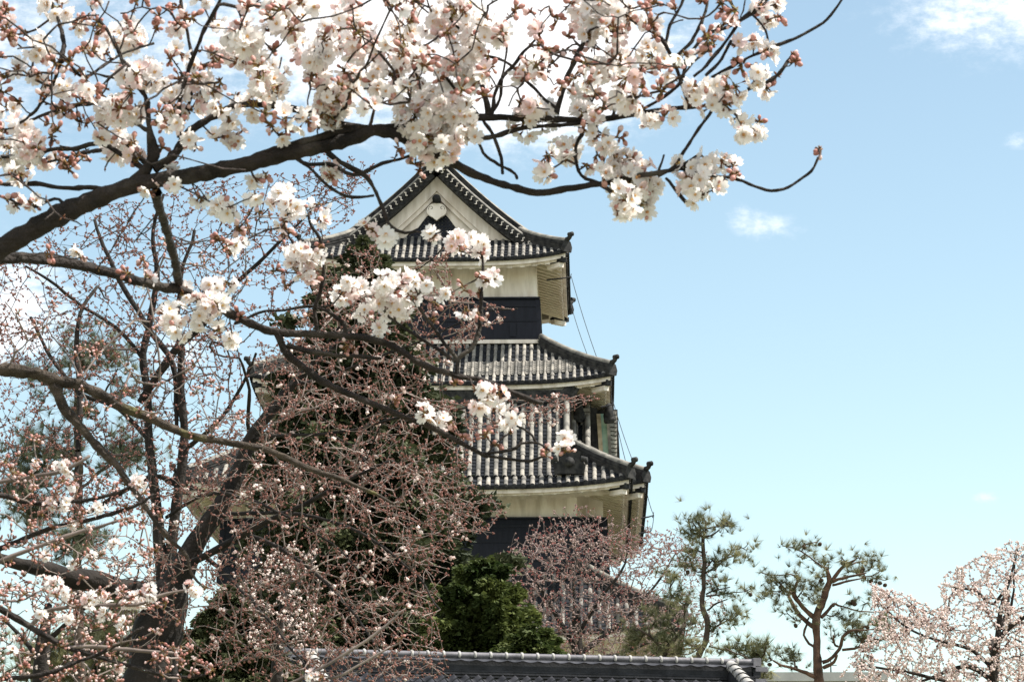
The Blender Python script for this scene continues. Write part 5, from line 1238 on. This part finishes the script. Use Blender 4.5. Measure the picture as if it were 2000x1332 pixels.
# ------------------------------------------------------------------ pines
NV = []; NF = []
for k in range(34):
    a = k * 2.39996; e = .25 + 1.15 * ((k * 5) % 34) / 34; d = np.array([math.cos(a) * math.sin(e), math.sin(a) * math.sin(e), math.cos(e)])
    s_ = np.cross(d, (0.3, 0.2, .9)); s_ /= np.linalg.norm(s_); b_ = len(NV)
    NV += [tuple(-s_ * .020), tuple(s_ * .020), tuple(d * (.75 + .25 * ((k * 3) % 7) / 7))]; NF.append((b_, b_ + 1, b_ + 2))
NV, NF = np.array(NV), np.array(NF)
def pine(label, Y, trunk, limbs, clumps, bark, needle, nl=.22, per=5, cones=0, group='pine trees round the gate and the keep'):
    b = at(trunk[0][0], trunk[0][1], Y); b[2] = 0
    t_ = thing('pine_tree', label, 'tree', b, group); s = Skel()
    hz_ = 1900 + 1.6 / pxm(Y); st = 10 * pxm(Y)
    limb_px(s, [(trunk[0][0], hz_, trunk[0][2] * 1.2)] + [(a_, b_, c_ * .82) for a_, b_, c_ in trunk], Y, step=st, wob=.02)
    for l in limbs: limb_px(s, [(a_, b_, c_ * .72) for a_, b_, c_ in l], Y, rng.uniform(-.9, .9), step=st, wob=.02)
    tips = []; 
    for c in clumps:
        x, y, rx, ry = c[:4]; n = int(per * (rx * ry) / 400) + 2
        q = rng.normal(size=(n, 2)) * .48
        for a_, b__ in q: tips.append(at(x + a_ * rx, y + b__ * ry * .75, Y + rng.normal() * rx * .5 * pxm(Y)))
    tips = np.array(tips)
    s.grow(tips, .010, step=.3, end=unit(rng.normal(size=(len(tips), 3)) * .4 + [0, 0, .8]), endw=.5, jit=.1, turn=.4, start=.4, maxseg=6)
    o = MB()
    for q_, r_, _ in s.limbs: o.tube(q_, r_ * (1 + .06 * rng.normal(size=len(r_))), 10, 0, True, .05)
    o.build('trunk', [bark], t_, b)
    o = MB(); s.mesh_twigs(o, 4, 1, .1, .045)
    for rep in range(4):
        D = unit(rng.normal(size=tips.shape) * .75 + [0, 0, .75]); S = nl * (.7 + .6 * rng.random(len(tips)))
        o.inst(NV, NF, affine(frames(D, S), tips + rng.normal(size=tips.shape) * .13 * (rep > 0)), 0)
    if cones:
        ci = rng.choice(len(tips), cones); o.inst(BV, BF, affine(frames(rng.normal(size=(cones, 3)), np.full(cones, .10)), tips[ci] - [0, 0, .1]), 2, True)
    o.build('crown', [needle, bark, m_cone], t_, b)
X8 = lambda L: [(1300 + x / 2.857, 866 + y / 2.857, w * .74) for x, y, w in L]
C8 = lambda L: [(1300 + x / 2.857, 866 + y / 2.857, rx / 2.857, ry / 2.857) for x, y, rx, ry in L]
pine('slim upright pine with tufted top, left of the twisted pine', 68, X8([(160, 1500, 11), (180, 1200, 10), (225, 1100, 9.5), (232, 1000, 9), (208, 900, 8), (212, 780, 7.5), (215, 640, 7), (210, 520, 5.5)]),
     [X8(l) for l in ([(210, 525, 4), (250, 510, 3), (300, 480, 2.5)], [(208, 525, 4), (180, 480, 3), (150, 440, 2)], [(210, 520, 3.5), (225, 470, 3), (215, 420, 2)], [(222, 720, 4), (270, 690, 3.5), (330, 650, 3), (420, 620, 2)], [(225, 700, 3), (260, 650, 2.5)],
      [(225, 840, 3), (300, 815, 2.5), (360, 800, 2)], [(225, 850, 3), (330, 840, 2.5), (440, 825, 1.6)], [(232, 930, 3.4), (270, 900, 3), (345, 868, 2)], [(240, 1050, 3.4), (300, 1010, 3), (370, 970, 2)], [(240, 1130, 3), (330, 1150, 3), (430, 1170, 2)])],
     C8([(140, 430, 40, 45), (215, 420, 45, 40), (130, 490, 45, 30), (230, 470, 45, 30), (330, 450, 55, 28), (365, 440, 28, 25), (170, 500, 45, 30), (455, 585, 35, 25), (390, 620, 50, 28), (330, 645, 50, 30), (280, 660, 45, 35), (150, 650, 60, 45), (120, 690, 50, 30), (160, 590, 30, 25),
         (280, 800, 60, 30), (360, 830, 50, 18), (450, 820, 50, 14), (270, 740, 30, 20), (380, 970, 55, 35), (330, 990, 45, 30), (410, 950, 40, 25), (270, 1040, 30, 20)]), m_pinebark_d, m_needle, cones=4)
pine('low bushy pine in front of the pink tree, left of the slim pine', 66, X8([(-20, 1500, 10), (-10, 1250, 9), (0, 1150, 8), (60, 1080, 6), (110, 1010, 5)]),
     [X8(l) for l in ([(0, 1150, 6), (-90, 1080, 4), (-160, 1030, 3)], [(60, 1080, 4), (20, 980, 3), (20, 880, 2)], [(0, 1170, 5), (100, 1150, 4), (190, 1140, 3)])],
     C8([(60, 750, 45, 35), (30, 860, 60, 40), (100, 880, 60, 35), (30, 1000, 80, 45), (130, 1000, 60, 30), (-60, 950, 60, 35), (0, 1100, 90, 50), (110, 1110, 70, 45), (-120, 1060, 70, 40), (170, 1150, 50, 35), (-40, 1170, 90, 40), (60, 1170, 90, 30), (-180, 1130, 60, 40), (-200, 1040, 40, 25)]), m_pinebark_d, m_needle)
pine('low green pine foliage peeping past the right end of the gate ridge', 58, X8([(520, 5000, 9), (510, 1350, 8), (500, 1250, 4), (502, 1190, 1.5)]),
     [X8([(505, 1250, 5), (440, 1190, 3), (330, 1140, 2)]), X8([(500, 1220, 4), (550, 1170, 3), (560, 1130, 2)])],
     C8([(490, 1160, 60, 40), (540, 1140, 35, 28), (430, 1140, 50, 28), (470, 1210, 50, 40), (520, 1220, 50, 45), (540, 1290, 40, 45), (380, 1130, 45, 22), (330, 1150, 40, 20), (500, 1300, 40, 40)]), m_pinebark_d, m_needle)
pine('twisted pine with sunlit orange bark and sparse needles, tallest right of the gate', 70, X8([(855, 1600, 15), (852, 1330, 14.5), (848, 1200, 14), (850, 1100, 12.5), (838, 1020, 12), (838, 970, 12), (870, 900, 11), (890, 820, 10.5), (915, 770, 9.5), (905, 720, 7), (893, 690, 5)]),
     [X8(l) for l in ([(838, 975, 9), (790, 930, 8.5), (745, 890, 8), (720, 850, 8), (722, 800, 7), (735, 760, 4), (720, 740, 3), (640, 740, 2), (540, 720, 1.6)], [(840, 1030, 8), (770, 980, 8), (715, 910, 7), (695, 860, 6), (705, 820, 5), (735, 790, 4)],
      [(838, 1140, 5), (800, 1110, 4.5), (770, 1070, 4.5), (790, 1010, 4), (800, 970, 3.6)], [(893, 695, 4), (840, 660, 3), (780, 620, 2.6), (735, 595, 2.4), (650, 570, 1.6)], [(735, 595, 2), (790, 560, 1.6), (850, 550, 1.2)],
      [(915, 775, 7), (970, 715, 5.5), (1010, 675, 5), (1055, 650, 4)], [(920, 775, 7), (980, 750, 5.5), (1050, 735, 4), (1120, 720, 3)], [(1010, 690, 4), (1060, 665, 3), (1125, 658, 2)], [(930, 790, 5), (1000, 770, 4), (1110, 745, 2)],
      [(868, 970, 7), (910, 930, 6), (940, 900, 5.5), (960, 905, 4), (1010, 915, 3), (1060, 932, 2.6), (1210, 938, 2)], [(875, 1220, 8), (930, 1190, 7), (980, 1130, 6.5), (985, 1080, 6), (1020, 1050, 5), (1070, 1035, 3.6), (1180, 1030, 2)], [(880, 1250, 7), (940, 1210, 6), (955, 1180, 5)],
      [(985, 1150, 5), (1080, 1130, 5), (1110, 1085, 4.4), (1150, 1070, 3)], [(960, 1130, 4), (940, 1110, 3.5), (935, 1070, 3)], [(835, 1300, 8), (760, 1270, 6), (700, 1245, 5), (640, 1235, 4), (600, 1210, 3)])],
     C8([(680, 575, 42, 16), (790, 570, 30, 14), (830, 550, 32, 18), (750, 640, 25, 16), (870, 665, 35, 16), (900, 660, 30, 14), (990, 650, 38, 28), (1060, 640, 30, 12), (1170, 655, 42, 28), (1150, 700, 45, 28), (1190, 740, 45, 25), (1040, 720, 45, 18), (1100, 690, 50, 20),
         (545, 725, 30, 12), (620, 770, 45, 26), (660, 780, 40, 25), (745, 755, 38, 24), (780, 800, 35, 22), (580, 830, 45, 20), (560, 850, 30, 14), (640, 820, 45, 18), (860, 750, 48, 30), (840, 790, 40, 22), (800, 850, 40, 22), (850, 890, 35, 18), (610, 900, 40, 12), (650, 940, 35, 14), (740, 980, 16, 10),
         (1030, 880, 38, 12), (1110, 890, 42, 14), (960, 960, 40, 20), (1020, 985, 50, 16), (1060, 1000, 40, 14), (920, 1040, 40, 16), (1080, 1020, 60, 20), (1150, 1010, 55, 20), (1230, 1015, 50, 16), (1060, 1080, 50, 24), (1110, 1090, 40, 22), (1190, 1090, 50, 18), (1250, 1060, 45, 25), (920, 1080, 25, 20),
         (1130, 1150, 40, 15), (1090, 1220, 25, 14), (640, 1190, 60, 26), (700, 1190, 45, 22), (590, 1200, 50, 26), (740, 1220, 30, 16), (1200, 990, 40, 14)]), m_pinebark, m_needle, per=5, cones=22)
C4p = lambda L: [(x / 2.857, 440 + y / 2.857, rx / 2.857, ry / 2.857) for x, y, rx, ry in L]
pine('blue green pine far left behind the budding twigs, needles in round tufts', 34, [(150, 1500, 15), (155, 1250, 13), (150, 1050, 10), (152, 900, 8), (150, 780, 6), (165, 690, 4)],
     [[(152, 900, 5), (100, 860, 4), (60, 860, 3)], [(150, 800, 4), (200, 770, 3), (230, 720, 2)], [(152, 960, 5), (220, 900, 4), (280, 870, 2)], [(150, 1000, 5), (80, 980, 4), (40, 940, 3)]],
     C4p([(430, 720, 70, 45), (560, 700, 70, 45), (600, 760, 60, 35), (470, 790, 60, 35), (210, 1220, 90, 45), (140, 1280, 70, 40), (290, 1270, 60, 40), (500, 1060, 70, 40), (700, 940, 50, 40), (720, 1210, 80, 45), (640, 1280, 90, 50), (760, 1290, 60, 40), (430, 1300, 60, 50), (180, 860, 60, 30), (300, 880, 70, 30)]) +
     [(30, 960, 40, 30), (75, 1000, 40, 30), (150, 1060, 50, 30), (60, 920, 35, 20)], m_pinebark_d, m_needle_far, nl=.17, per=7)
pine('green pine low at the left corner behind the pale blossom', 36, [(215, 1550, 14), (215, 1400, 12), (210, 1300, 9), (200, 1220, 5)], [[(212, 1330, 5), (160, 1280, 4), (110, 1260, 3)], [(210, 1300, 5), (250, 1250, 4), (270, 1200, 3)]],
     [(200, 1230, 50, 30), (240, 1190, 40, 30), (150, 1260, 50, 30), (210, 1290, 60, 30), (120, 1310, 60, 30), (250, 1270, 30, 30), (60, 1290, 50, 30), (170, 1330, 60, 25)], m_pinebark_d, m_needle, nl=.17, per=8)
